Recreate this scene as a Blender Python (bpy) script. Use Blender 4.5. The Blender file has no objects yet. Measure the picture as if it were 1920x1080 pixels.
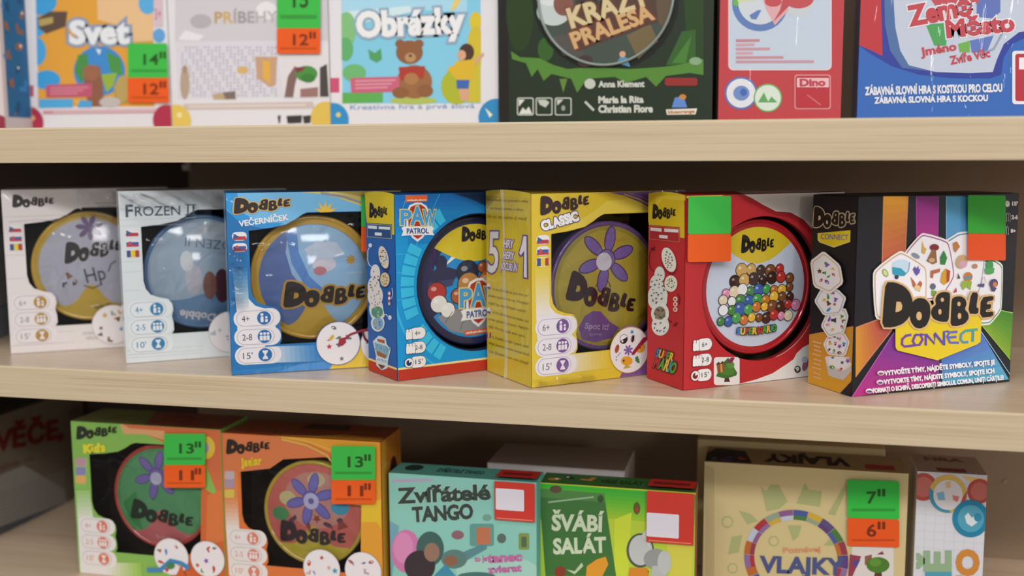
import bpy, bmesh, math, random, cmath
from mathutils import Vector, Matrix
from mathutils.geometry import tessellate_polygon
sc = bpy.context.scene
COL = sc.collection

# ------------------------------------------------------------------ camera
FPX, YAW, PITCH, ROLL = 2046.2, 0.23559, -0.12367, -0.00505
CPOS = Vector((0.0, -0.88474, 0.19991))
_fw = Vector((-math.sin(YAW)*math.cos(PITCH), math.cos(YAW)*math.cos(PITCH), math.sin(PITCH)))
_r0 = Vector((math.cos(YAW), math.sin(YAW), 0)); _u0 = _r0.cross(_fw)
CR = _r0*math.cos(ROLL) + _u0*math.sin(ROLL)
CU = -_r0*math.sin(ROLL) + _u0*math.cos(ROLL)
cd = bpy.data.cameras.new('camera'); cam = bpy.data.objects.new('camera', cd); COL.objects.link(cam)
m = Matrix((( CR.x, CU.x, -_fw.x, CPOS.x), (CR.y, CU.y, -_fw.y, CPOS.y), (CR.z, CU.z, -_fw.z, CPOS.z), (0, 0, 0, 1)))
cam.matrix_world = m
cd.sensor_width = 36.0; cd.lens = FPX/1920*36; cd.clip_start = 0.02
cd.dof.use_dof = True; cd.dof.focus_distance = 0.945; cd.dof.aperture_fstop = 2.7
sc.camera = cam

def ray(px, py):
    return _fw + CR*((px-960)/FPX) + CU*((540-py)/FPX)
def on_y(px, py, y):
    d = ray(px, py); return CPOS + d*((y-CPOS.y)/d.y)
def on_z(px, py, z):
    d = ray(px, py); return CPOS + d*((z-CPOS.z)/d.z)
def on_x(px, py, x):
    d = ray(px, py); return CPOS + d*((x-CPOS.x)/d.x)

# ------------------------------------------------------------------ light
sc.view_settings.view_transform = 'Standard'; sc.view_settings.look = 'None'
sc.view_settings.gamma = 1.0; sc.view_settings.use_curve_mapping = False
sc.view_settings.exposure = -0.3
w = bpy.data.worlds.new('shop_light'); sc.world = w; w.use_nodes = True
bg = w.node_tree.nodes['Background']; bg.inputs[0].default_value = (0.98, 0.975, 1.0, 1); bg.inputs[1].default_value = 0.48
def area(name, loc, target, sx, sy, power, col=(1, .985, .965)):
    l = bpy.data.lights.new(name, 'AREA'); l.shape = 'RECTANGLE'; l.size = sx; l.size_y = sy; l.energy = power; l.color = col
    o = bpy.data.objects.new(name, l); COL.objects.link(o); o.location = loc
    o.rotation_euler = (Vector(target)-Vector(loc)).to_track_quat('-Z', 'Y').to_euler()
    return o
area('ceiling_or_fill_lamp', (-0.3, -3.2, 1.95), (-.3, 0, 0), 2.6, .30, 62)
area('ceiling_or_fill_lamp', (1.9, -2.9, 1.7), (0, 0, 0), 1.4, .3, 30)
area('ceiling_or_fill_lamp', (2.6, .05, .55), (.1, .1, 0), .8, .8, 26)  # added side fill, brightens the right end of the back panel
area('ceiling_or_fill_lamp', (2.3, -3.9, .75), (-.2, 0, 0), .5, .5, 16, (1, .98, .95))  # added low light behind the camera, for lid highlights and front fill
area('ceiling_or_fill_lamp', (-0.2, -1.3, 1.9), (-.2, 0.0, 0), 2.2, .25, 12)

# ------------------------------------------------------------------ materials
def s2l(c):
    return c/12.92 if c <= .04045 else ((c+.055)/1.055)**2.4
KCOL = 1.12
def hexc(h):
    h = h.lstrip('#'); v = [s2l(int(h[i:i+2], 16)/255)*KCOL for i in (0, 2, 4)]
    return tuple(min(.86, x) for x in v) + (1,)
def mix(a, b, t):
    a = a.lstrip('#'); b = b.lstrip('#')
    return '#' + ''.join('%02x' % round(int(a[i:i+2], 16)*(1-t)+int(b[i:i+2], 16)*t) for i in (0, 2, 4))
MATS = {}
def mat(col, kind='card'):
    k = (col, kind)
    if k in MATS: return MATS[k]
    M = bpy.data.materials.new(kind+'_'+col.lstrip('#')); M.use_nodes = True
    nt = M.node_tree; b = nt.nodes['Principled BSDF']
    b.inputs['Base Color'].default_value = hexc(col)
    rough, coat, cr, bump = {'card': (.55, .06, .3, 0), 'wrap': (.5, .75, .07, .5), 'tin': (.45, .9, .06, .0), 'label': (.65, 0, .3, 0),
                             'metal': (.3, 0, .2, 0), 'matte': (.8, 0, .3, 0), 'film': (.4, 0, .2, 0)}[kind]
    b.inputs['Roughness'].default_value = rough; b.inputs['Coat Weight'].default_value = coat; b.inputs['Coat Roughness'].default_value = cr
    b.inputs['Specular IOR Level'].default_value = .3
    if kind == 'metal': b.inputs['Metallic'].default_value = .8
    if bump:
        tc = nt.nodes.new('ShaderNodeTexCoord'); mp = nt.nodes.new('ShaderNodeMapping'); mp.inputs['Scale'].default_value = (26, 26, 9)
        nz = nt.nodes.new('ShaderNodeTexNoise'); nz.inputs['Scale'].default_value = 2.0; nz.inputs['Detail'].default_value = 3; nz.inputs['Distortion'].default_value = .8
        bp = nt.nodes.new('ShaderNodeBump'); bp.inputs['Strength'].default_value = bump; bp.inputs['Distance'].default_value = .004
        nt.links.new(tc.outputs['Object'], mp.inputs[0]); nt.links.new(mp.outputs[0], nz.inputs['Vector'])
        nt.links.new(nz.outputs['Fac'], bp.inputs['Height']); nt.links.new(bp.outputs[0], b.inputs['Coat Normal'])
    MATS[k] = M; return M

def film_material():
    M = bpy.data.materials.new('clear_film'); M.use_nodes = True; nt = M.node_tree; nt.nodes.clear()
    out = nt.nodes.new('ShaderNodeOutputMaterial'); mx = nt.nodes.new('ShaderNodeMixShader')
    tr = nt.nodes.new('ShaderNodeBsdfTransparent'); gl = nt.nodes.new('ShaderNodeBsdfGlossy'); gl.inputs['Roughness'].default_value = .06
    tr.inputs[0].default_value = (.96, .96, .97, 1)
    fr = nt.nodes.new('ShaderNodeFresnel'); fr.inputs[0].default_value = 1.42
    tc = nt.nodes.new('ShaderNodeTexCoord'); nz = nt.nodes.new('ShaderNodeTexNoise'); nz.inputs['Scale'].default_value = 34; nz.inputs['Detail'].default_value = 2; nz.inputs['Distortion'].default_value = 1.2
    bp = nt.nodes.new('ShaderNodeBump'); bp.inputs['Strength'].default_value = .45; bp.inputs['Distance'].default_value = .004
    nt.links.new(tc.outputs['Object'], nz.inputs['Vector']); nt.links.new(nz.outputs['Fac'], bp.inputs['Height'])
    nt.links.new(bp.outputs[0], gl.inputs['Normal']); nt.links.new(bp.outputs[0], fr.inputs['Normal'])
    nt.links.new(fr.outputs[0], mx.inputs[0]); nt.links.new(tr.outputs[0], mx.inputs[1]); nt.links.new(gl.outputs[0], mx.inputs[2])
    nt.links.new(mx.outputs[0], out.inputs[0]); return M
FILM = film_material()

def wood(name, c1, c2, c3, scale, rough=.42):
    M = bpy.data.materials.new(name); M.use_nodes = True; nt = M.node_tree; b = nt.nodes['Principled BSDF']
    tc = nt.nodes.new('ShaderNodeTexCoord'); mp = nt.nodes.new('ShaderNodeMapping'); mp.inputs['Scale'].default_value = scale
    n1 = nt.nodes.new('ShaderNodeTexNoise'); n1.inputs['Scale'].default_value = 1; n1.inputs['Detail'].default_value = 5; n1.inputs['Roughness'].default_value = .62; n1.inputs['Distortion'].default_value = .35
    cr = nt.nodes.new('ShaderNodeValToRGB'); e = cr.color_ramp.elements
    e[0].position = .33; e[0].color = hexc(c1); e[1].position = .66; e[1].color = hexc(c3)
    x = e.new(.47); x.color = hexc(c2)
    nt.links.new(tc.outputs['Object'], mp.inputs[0]); nt.links.new(mp.outputs[0], n1.inputs['Vector']); nt.links.new(n1.outputs['Fac'], cr.inputs[0])
    nt.links.new(cr.outputs[0], b.inputs['Base Color'])
    b.inputs['Roughness'].default_value = rough; b.inputs['Specular IOR Level'].default_value = .4
    return M

# ------------------------------------------------------------------ object helpers
def link(name, me, parent=None):
    o = bpy.data.objects.new(name, me); COL.objects.link(o); o.parent = parent; return o
def tag(o, label=None, cat=None, group=None, kind=None):
    if label: o['label'] = label
    if cat: o['category'] = cat
    if group: o['group'] = group
    if kind: o['kind'] = kind
    return o
def box_mesh(name, parts, bevel=0.0, seg=2):
    """parts: list of (x0,y0,z0,x1,y1,z1,material)"""
    bm = bmesh.new(); mats = []
    for (x0, y0, z0, x1, y1, z1, mt) in parts:
        if mt not in mats: mats.append(mt)
        g = bmesh.ops.create_cube(bm, size=1.0)
        for v in g['verts']:
            v.co = Vector(((x0+x1)/2+v.co.x*(x1-x0), (y0+y1)/2+v.co.y*(y1-y0), (z0+z1)/2+v.co.z*(z1-z0)))
        for f in {f for v in g['verts'] for f in v.link_faces}: f.material_index = mats.index(mt)
    if bevel: bmesh.ops.bevel(bm, geom=bm.edges[:], offset=bevel, segments=seg, affect='EDGES', profile=.5)
    me = bpy.data.meshes.new(name); bm.to_mesh(me); bm.free()
    for mt in mats: me.materials.append(mt)
    return me
def lathe_mesh(name, prof, mt, n=96):
    """profile [(radius, depth)] turned about the local y axis; depth grows away from the viewer"""
    vs, fs = [], []
    for (r, d) in prof:
        for k in range(n):
            a = 2*math.pi*k/n; vs.append((r*math.cos(a), d, r*math.sin(a)))
    for j in range(len(prof)-1):
        for k in range(n):
            a, b = j*n+k, j*n+(k+1) % n
            fs.append((a, b, b+n, a+n))
    me = bpy.data.meshes.new(name); me.from_pydata(vs, [], fs); me.materials.append(mt)
    for p in me.polygons: p.use_smooth = True
    bm = bmesh.new(); bm.from_mesh(me); bmesh.ops.recalc_face_normals(bm, faces=bm.faces); bm.to_mesh(me); bm.free()
    return me

# ------------------------------------------------------------------ lettering
_glyph = {}
def glyphs(text, bold):
    k = (text, round(bold, 4))
    if k in _glyph: return _glyph[k]
    cu = bpy.data.curves.new('letters', 'FONT'); cu.body = text; cu.size = 1.0; cu.offset = bold; cu.resolution_u = 3
    o = bpy.data.objects.new('letters', cu); COL.objects.link(o)
    dg = bpy.context.evaluated_depsgraph_get(); ev = o.evaluated_get(dg); me = ev.to_mesh()
    vs = [(v.co.x, v.co.y) for v in me.vertices]; fs = [tuple(p.vertices) for p in me.polygons]
    ev.to_mesh_clear(); bpy.data.objects.remove(o); bpy.data.curves.remove(cu)
    _glyph[k] = (vs, fs); return _glyph[k]

def chaikin(p, n=1, f=.2):
    for _ in range(n):
        q = []
        for i in range(len(p)):
            a, b = p[i], p[(i+1) % len(p)]
            q += [(a[0]*(1-f)+b[0]*f, a[1]*(1-f)+b[1]*f), (a[0]*f+b[0]*(1-f), a[1]*f+b[1]*(1-f))]
        p = q
    return p
def el(cx, cy, rx, ry, n=14, rot=0.0):
    c, s = math.cos(rot), math.sin(rot)
    return [(cx+rx*math.cos(t)*c-ry*math.sin(t)*s, cy+rx*math.cos(t)*s+ry*math.sin(t)*c) for t in [2*math.pi*i/n for i in range(n)]]
LOGO = [
 ([(240,-8),(330,-8),(420,30),(475,90),(502,170),(495,260),(460,340),(400,395),(310,425),(205,425),(220,200)], [[(345,178),(385,180),(402,215),(395,255),(365,275),(335,278)]]),
 ([(560,140),(620,150),(665,200),(672,270),(665,340),(630,410),(575,437),(520,425),(480,370),(468,300),(478,220),(510,165)], [el(562,315,27,42)]),
 ([(862,100),(854,235),(845,370),(770,372),(700,345),(672,290),(685,240),(725,205),(715,160),(735,110),(780,85),(830,85)], [el(785,160,16,20), el(762,275,16,28)]),
 ([(875,150),(868,280),(862,408),(930,412),(1000,390),(1040,340),(1035,290),(1000,250),(1020,200),(1005,150),(960,125),(910,130)], [el(945,200,16,22), el(950,315,18,30)]),
 ([(1062,88),(1132,92),(1110,235),(1135,240),(1128,298),(1030,293)], []),
 ([(1155,140),(1278,120),(1275,165),(1215,178),(1212,205),(1255,200),(1250,245),(1205,255),(1203,280),(1276,270),(1275,318),(1145,335)], []),
]
def _n(p): return [((x-203)/1077, (430-y)/438) for x, y in p]
LOGO = [(_n(chaikin(o)), [_n(h) for h in hs]) for o, hs in LOGO]

# ------------------------------------------------------------------ printed faces
EPS = 0.00008
class Art:
    """Layers of flat printed shapes on one face of a box. Points are (x, y) measured on a close-up of the face
    (turned into metres on the face's plane) or complex numbers, millimetres from the face's lower left corner."""
    def __init__(s, root, O, U, V, N, kind='card', dome=None):
        s.root, s.O, s.U, s.V, s.N, s.kind = root, Vector(O), Vector(U), Vector(V), Vector(N), kind
        s.vs, s.fs, s.ms, s.mats = [], [], [], []; s.crop(0, 0, 1); s.dome = dome; s.lim = None; s.cnt = {}
        M = root.matrix_world; s.wO = M @ s.O; s.wU = M.to_3x3() @ s.U; s.wV = M.to_3x3() @ s.V; s.wN = M.to_3x3() @ s.N
    def crop(s, x, y, k): s.c = (x, y, k); return s
    def uv(s, p):
        if isinstance(p, complex): return (p.real*.001, p.imag*.001)
        d = ray(s.c[0]+p[0]*s.c[2], s.c[1]+p[1]*s.c[2]); t = (s.wO-CPOS).dot(s.wN)/d.dot(s.wN)
        q = CPOS+d*t-s.wO; return (q.dot(s.wU), q.dot(s.wV))
    def mi(s, col, kind=None):
        mt = mat(col, kind or s.kind) if isinstance(col, str) else col
        if mt not in s.mats: s.mats.append(mt)
        return s.mats.index(mt)
    def put(s, uvs, faces, col, L, kind=None):
        n = s.cnt.get(L, 0); s.cnt[L] = n+1; L = L+.95*n/(n+8) if L > -5 else L    # later prints lie on earlier ones
        b = len(s.vs); i = s.mi(col, kind)
        s.vs += [(u, v, L) for u, v in uvs]
        if s.lim:
            a0, a1, b0, b1 = s.lim
            for f in faces:
                P = [uvs[k] for k in f]
                if all(a0 <= u <= a1 and b0 <= v <= b1 for u, v in P): s.fs.append(tuple(b+k for k in f)); s.ms.append(i); continue
                for ax, lo, sg in ((0, a0, 1), (0, a1, -1), (1, b0, 1), (1, b1, -1)):   # trim at the edge of the face
                    Q = []
                    for j in range(len(P)):
                        p, q = P[j-1], P[j]; dp, dq = (p[ax]-lo)*sg, (q[ax]-lo)*sg
                        if (dp < 0) != (dq < 0): t = dp/(dp-dq); Q.append((p[0]+(q[0]-p[0])*t, p[1]+(q[1]-p[1])*t))
                        if dq >= 0: Q.append(q)
                    P = Q
                    if not P: break
                if len(P) > 2:
                    c = len(s.vs); s.vs += [(u, v, L) for u, v in P]; s.fs.append(tuple(range(c, c+len(P)))); s.ms.append(i)
            return
        for f in faces: s.fs.append(tuple(b+k for k in f)); s.ms.append(i)
    def poly(s, pts, col, L=1, holes=(), kind=None):
        loops = [[s.uv(p) for p in pts]] + [[s.uv(p) for p in h] for h in holes]
        tris = tessellate_polygon([[Vector((u, v, 0)) for u, v in lp] for lp in loops])
        s.put([q for lp in loops for q in lp], tris, col, L, kind)
    def ell(s, c, rx, ry, col, L=1, rot=0.0, n=28, a0=0, a1=360, kind=None):
        cx, cy = (c.real, c.imag) if isinstance(c, complex) else c
        full = a1-a0 >= 360
        ang = [math.radians(a0+(a1-a0)*i/(n if full else n-1)) for i in range(n)]
        cr, sr = math.cos(rot), math.sin(rot)
        p = [(cx+rx*math.cos(t)*cr-ry*math.sin(t)*sr, cy+rx*math.cos(t)*sr+ry*math.sin(t)*cr) for t in ang]
        s.poly([complex(*q) for q in p] if isinstance(c, complex) else p, col, L, kind=kind)
    def rr(s, a, b, r, col, L=1, kind=None):
        """rounded rectangle between two corners"""
        cplx = isinstance(a, complex)
        ax, ay = (a.real, a.imag) if cplx else a; bx, by = (b.real, b.imag) if cplx else b
        x0, x1, y0, y1 = min(ax, bx), max(ax, bx), min(ay, by), max(ay, by); p = []
        for cx, cy, st in ((x1-r, y1-r, 0), (x0+r, y1-r, 90), (x0+r, y0+r, 180), (x1-r, y0+r, 270)):
            for k in range(6):
                t = math.radians(st+18*k); p.append((cx+r*math.cos(t), cy+r*math.sin(t)))
        s.poly([complex(*q) for q in p] if cplx else p, col, L, kind=kind)
    def line(s, pts, wd, col, L=1, closed=False):
        P = [complex(*p) if not isinstance(p, complex) else p for p in pts]; cplx = isinstance(pts[0], complex); n = len(P)
        if closed: P = P+[P[0], P[1]]
        Lf, Rt = [], []
        for i in range(len(P)):
            a = P[max(0, i-1)]; b = P[min(len(P)-1, i+1)]; d = (b-a); d = d/abs(d) if abs(d) else 1; nn = d*1j*wd/2
            Lf.append(P[i]+nn); Rt.append(P[i]-nn)
        if closed: Lf, Rt = Lf[1:], Rt[1:]; Lf[-1] = Lf[0] = (Lf[0]+Lf[-1])/2; Rt[-1] = Rt[0] = (Rt[0]+Rt[-1])/2
        cv = (lambda z: s.uv(z)) if cplx else (lambda z: s.uv((z.real, z.imag)))
        q = [cv(z) for z in Lf]+[cv(z) for z in Rt]; k = len(Lf)
        s.put(q, [(i, i+1, k+i+1, k+i) for i in range(k-1)], col, L)
    def ring(s, c, r0, r1, col, L=1, a0=0, a1=360, n=48):
        """annulus sector, millimetres"""
        pts = []
        for i in range(n+1):
            t = math.radians(a0+(a1-a0)*i/n); e = complex(math.cos(t), math.sin(t)); pts.append((c+e*r0, c+e*r1))
        q = [s.uv(z) for ab in pts for z in ab]
        s.put(q, [(2*i, 2*i+1, 2*i+3, 2*i+2) for i in range(n)], col, L)
    def grad(s, a, b, c, d, ca, cb, L=1, n=8):
        """strip from edge a-b (colour ca) to edge d-c (colour cb)"""
        cx = lambda p: p if isinstance(p, complex) else complex(*p)
        iscx = isinstance(a, complex); A, B, C, D = map(cx, (a, b, c, d))
        for i in range(n):
            t0, t1 = i/n, (i+1)/n; q = [A+(D-A)*t0, B+(C-B)*t0, B+(C-B)*t1, A+(D-A)*t1]
            s.poly(q if iscx else [(z.real, z.imag) for z in q], mix(ca, cb, (i+.5)/n), L)
    def text(s, t, p0, p1, h, col, L=3, bold=.0, out=None, ow=.05, up=None, cols=None):
        cplx = isinstance(p0, complex)
        P0, P1 = (p0, p1) if cplx else (complex(*p0), complex(*p1))
        d = P1-P0; U = up if up is not None else (d/abs(d)*1j*h if cplx else d/abs(d)*-1j*h)
        vs, fs = glyphs(t, 0.0); xs = [v[0] for v in vs]; x0, x1 = min(xs), max(xs)
        hv = [v[1] for v in glyphs('H', 0.0)[0]]; H = max(hv)
        def emit(b, c, lv):
            v2, f2 = glyphs(t, b)
            z = [P0+d*((x-x0)/(x1-x0))+U*(y/H) for x, y in v2]
            s.put([s.uv(q if cplx else (q.real, q.imag)) for q in z], f2, c, lv)
        if out: emit(bold+ow, out, L)
        if not cols: emit(bold, col, L+1)
        else:
            ex = x0
            cu = 0.0; ws = []
            for ch in t:
                if ch == ' ': ws.append(.35); continue
                gx = [v[0] for v in glyphs(ch, 0.0)[0]]; ws.append(max(gx)-min(gx)+.1)
            tot = sum(ws)-.1
            for ch, wd, c in zip(t, ws, cols):
                if ch != ' ':
                    for bb, cc, lv in (((bold+ow), out, L), (bold, c, L+1)):
                        if cc is None: continue
                        v2, f2 = glyphs(ch, bb); g0 = min(v[0] for v in glyphs(ch, 0.0)[0])
                        z = [P0+d*((x-g0+cu)/tot)+U*(y/H) for x, y in v2]
                        s.put([s.uv(q if cplx else (q.real, q.imag)) for q in z], f2, cc, lv)
                cu += wd
    def logo(s, p0, p1, p2, col='#17120f', L=4, out=None, ow=.028):
        """word mark of six fat capitals: lower left, lower right, upper left"""
        cplx = isinstance(p0, complex); A, B, C = (p0, p1, p2) if cplx else (complex(*p0), complex(*p1), complex(*p2))
        cv = lambda x, y: (lambda z: z if cplx else (z.real, z.imag))(A+(B-A)*x+(C-A)*y)
        for o, hs in LOGO:
            if out:
                e = []
                n = len(o)
                for i in range(n):
                    a, b = o[i-1], o[(i+1) % n]; dx, dy = (b[0]-a[0])*2.46, b[1]-a[1]; l = math.hypot(dx, dy) or 1
                    sg = -1 if sum(o[k-1][0]*o[k][1]-o[k][0]*o[k-1][1] for k in range(n)) > 0 else 1
                    e.append((o[i][0]-sg*dy/l*ow, o[i][1]+sg*dx/l*ow*2.46))
                s.poly([cv(*q) for q in e], out, L)
            s.poly([cv(*q) for q in o], col, L+1, holes=[[cv(*q) for q in h] for h in hs])
    def doodles(s, c, rx, ry, n, L, size, pal, seed=1, kind=None):
        rnd = random.Random(seed); cplx = isinstance(c, complex); cx, cy = (c.real, c.imag) if cplx else c
        placed = []
        for _ in range(n*12):
            if len(placed) >= n: break
            a, r = rnd.uniform(0, 6.283), math.sqrt(rnd.random())
            x, y = cx+rx*r*math.cos(a), cy+ry*r*math.sin(a)
            if any(math.hypot((x-q[0]), (y-q[1])) < size*1.9 for q in placed): continue
            placed.append((x, y)); col = rnd.choice(pal); t = rnd.randrange(5); ro = rnd.uniform(0, 3.1); z = size*rnd.uniform(.75, 1.15)
            mk = (lambda a: complex(*a)) if cplx else (lambda a: a)
            P = lambda pts: [mk((x+(u*math.cos(ro)-v*math.sin(ro))*z, y+(u*math.sin(ro)+v*math.cos(ro))*z)) for u, v in pts]
            if t == 0: s.poly(P(el(0, 0, .9, .55, 12)), col, L); s.poly(P(el(.3, .1, .25, .25, 8)), '#f1ece2', L+1)
            elif t == 1: s.poly(P([(math.cos(k*.6283)*(1 if k % 2 == 0 else .45), math.sin(k*.6283)*(1 if k % 2 == 0 else .45)) for k in range(10)]), col, L)
            elif t == 2: s.poly(P([(-.9, -.6), (.9, -.6), (.2, .9), (-.2, .9)]), col, L); s.poly(P(el(0, .8, .5, .35, 10)), rnd.choice(pal), L+1)
            elif t == 3: s.poly(P([(-1, 0), (-.3, .45), (.6, .4), (1, 0), (.5, -.4), (-.3, -.4)]), col, L); s.poly(P([(-.9, 0), (-1.2, .5), (-.6, .3)]), rnd.choice(pal), L+1)
            else: s.poly(P([(-.8, -.8), (-.2, -.8), (-.1, .1), (.7, .2), (.8, .8), (-.7, .7)]), col, L)
    def build(s, name, parent=None, thick=0.0, label=None):
        me = bpy.data.meshes.new(name)
        if s.dome:
            bm = bmesh.new(); bv = [bm.verts.new((u, v, L)) for u, v, L in s.vs]
            for f, mi_ in zip(s.fs, s.ms):
                if len(set(f)) < 3: continue
                try: fc = bm.faces.new([bv[k] for k in f]); fc.material_index = mi_
                except ValueError: pass
            bmesh.ops.triangulate(bm, faces=bm.faces[:])
            for _ in range(5):
                lg = [e for e in bm.edges if e.calc_length() > .007 and abs(e.verts[0].co.z-e.verts[1].co.z) < .01]
                if not lg: break
                bmesh.ops.subdivide_edges(bm, edges=lg, cuts=1); bmesh.ops.triangulate(bm, faces=bm.faces[:])
            cu, cv_, R, h = s.dome
            for vtx in bm.verts:
                u, v, L = vtx.co; r2 = min(1, ((u-cu)**2+(v-cv_)**2)/R**2)
                vtx.co = s.O+s.U*u+s.V*v+s.N*(L*EPS+h*(1-r2))
            for f in bm.faces:
                f.smooth = True
            bm.normal_update()
            for f in bm.faces:
                if f.normal.dot(s.N) < 0: f.normal_flip()
            bm.to_mesh(me); bm.free()
        else:
            me.from_pydata([tuple(s.O+s.U*u+s.V*v+s.N*(L*EPS)) for u, v, L in s.vs], [], s.fs)
            me.polygons.foreach_set('material_index', s.ms)
            bm = bmesh.new(); bm.from_mesh(me); bm.normal_update()
            for f in bm.faces:
                if f.normal.dot(s.N) < 0: f.normal_flip()
            bm.to_mesh(me); bm.free()
        for mt in s.mats: me.materials.append(mt)
        o = link(name, me, parent or s.root)
        if label: o['label'] = label
        return o

class Carton:
    """a game box: an Empty at the middle of its base and its parts"""
    def __init__(s, label, x, y, z, ang, W, H, D, name='game_box', kind='card', cat='game box', group=None):
        s.W, s.H, s.D, s.kind = W, H, D, kind
        r = bpy.data.objects.new(name, None); COL.objects.link(r); s.root = r
        ex = Vector((math.cos(ang), math.sin(ang), 0)); ey = Vector((-math.sin(ang), math.cos(ang), 0))
        loc = Vector((x, y, z+.0004))+ex*W/2+ey*D/2
        r.location = loc; r.rotation_euler = (0, 0, ang); r.empty_display_size = .03
        r.matrix_world = Matrix.Translation(loc) @ Matrix.Rotation(ang, 4, 'Z')
        tag(r, label, cat, group)
    def face(s, which, kind=None):
        W, H, D = s.W, s.H, s.D; k = kind or s.kind; e = .0004
        a = {'front': ((-W/2, -D/2-e, 0), (1, 0, 0), (0, 0, 1), (0, -1, 0)), 'left': ((-W/2-e, D/2, 0), (0, -1, 0), (0, 0, 1), (-1, 0, 0)),
             'right': ((W/2+e, -D/2, 0), (0, 1, 0), (0, 0, 1), (1, 0, 0)), 'top': ((-W/2, -D/2, H+e), (1, 0, 0), (0, 1, 0), (0, 0, 1))}[which]
        A = Art(s.root, *a, kind=k); A.lim = (0, D if which in ('left', 'right') else W, 0, D if which == 'top' else H); return A
    def solid(s, col, bev=.0009):
        W, H, D = s.W, s.H, s.D
        link('carton', box_mesh('carton', [(-W/2, -D/2, 0, W/2, D/2, H, mat(col, s.kind))], bev), s.root)
    def shell(s, col, inner):
        """carton open at the front, with a dark insert inside"""
        W, H, D = s.W, s.H, s.D; t = .0009; M = mat(col, s.kind)
        link('carton', box_mesh('carton', [(-W/2, -D/2, 0, -W/2+t, D/2, H, M), (W/2-t, -D/2, 0, W/2, D/2, H, M), (-W/2+t, -D/2, 0, W/2-t, D/2, t, M),
             (-W/2+t, -D/2, H-t, W/2-t, D/2, H, M), (-W/2+t, D/2-t, t, W/2-t, D/2, H-t, M)]), s.root)
        I = mat(inner, 'card'); q = .0012; a = W/2-t-.0001; lo = t+.0001; hi = H-t-.0001; bk = D/2-t-.0002
        link('insert', box_mesh('insert', [(-a, -D/2+.002, lo, -a+q, bk, hi, I), (a-q, -D/2+.002, lo, a, bk, hi, I), (-a+q, -D/2+.002, lo, a-q, bk, lo+q, I),
             (-a+q, -D/2+.002, hi-q, a-q, bk, hi, I), (-a+q, bk-q, lo+q, a-q, bk, hi-q, I)]), s.root)
    def film(s, hole_mm):
        A = s.face('front'); A.poly(hole_mm, FILM, -9); return A.build('window_film', label='clear plastic window film')
    def price(s, A0, corners, split, col=('#3db446', '#e0591a'), digits=None, which='front', L=40, tilt=0):
        """green label above an orange one; corners in the close-up's own coordinates"""
        (x0, y0), (x1, y1) = corners; ym = y0+(y1-y0)*split; ws = (x1-x0)
        for j, (ya, yb, c, nm) in enumerate(((y0, ym, col[0], 'green price label'), (ym+1, y1, col[1], 'orange price label'))):
            A = s.face(which, 'label'); A.c = A0.c; dy = lambda x: tilt*(x-x0)/ws
            if isinstance(corners[0], complex): pass
            r = ws*.04; pts = []
            for cx, cy, st in ((x1-r, yb-r, 0), (x0+r, yb-r, 90), (x0+r, ya+r, 180), (x1-r, ya+r, 270)):
                for k in range(5):
                    t = math.radians(st+22.5*k); xx = cx+r*math.cos(t); pts.append((xx, cy+r*math.sin(t)+dy(xx)))
            A.poly(pts, c, L)
            if digits and digits[j]:
                hh = (yb-ya)*(.3 if j == 0 else .42); xa = x0+ws*.38; yy = ya+(yb-ya)*(.62 if j == 0 else .66); wd = ws*.17*len(digits[j]); dk = mix(c, '#1c2a10' if j == 0 else '#4a1a08', .7)
                A.text(digits[j], (xa, yy), (xa+wd, yy), hh, dk, L+2, bold=.02)
                for q in (0, .09): A.rr((xa+wd+ws*(.03+q), yy-hh*1.25), (xa+wd+ws*(.09+q), yy-hh*.6), ws*.01, dk, L+2)
                A.rr((x0+ws*.08, yb-(yb-ya)*.24), (x1-ws*.08, yb-(yb-ya)*.17), ws*.01, mix(c, dk, .35), L+2)
            A.build('price_label', label=nm)

DARK = '#1d1517'
PAL = ['#b5432f', '#3f8f3a', '#2f86b8', '#e0a32a', '#7a4aa0', '#5b3a22', '#2b2b33', '#d27a9a']

# ------------------------------------------------------------------ shop, shelving unit
X0, X1, YB = -1.35, .42, .305
T_MID, Z_UP, T_UP, Z_LOW = .030, .1925, .032, -.225
ow = wood('oak_edge', '#b6a182', '#c3af91', '#c9b697', (4.5, 60, 520))
tp = wood('oak_top', '#bda48a', '#c6af96', '#ccb69e', (3.0, 160, 60), .3)
bd = wood('oak_band', '#c6b490', '#d1c09f', '#d7c7a9', (3.0, 60, 300))
backm = mat('#917d68', 'matte')
floor = link('floor', box_mesh('floor', [(-4, -5, -1.26, 4, 1.2, -1.24, mat('#9a948c', 'card'))])); tag(floor, kind='structure')
wall = link('wall_back', box_mesh('wall_back', [(-4, .42, -1.24, 4, .47, 2.2, mat('#b7b1a8', 'matte'))])); tag(wall, kind='structure')
unit = bpy.data.objects.new('shelving_unit', None); COL.objects.link(unit); unit.location = (0, .15, -1.24)
unit.matrix_world = Matrix.Translation((0, .15, -1.24))
tag(unit, 'shelving case with a dark brown back holding the pale oak boards', 'shelves')
def upart(name, parts, bevel=0, parent=None, label=None):
    me = box_mesh(name, parts, bevel); me.transform(Matrix.Translation((0, -.15, 1.24)))
    o = link(name, me, parent or unit)
    if label: o['label'] = label
    return o
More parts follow.
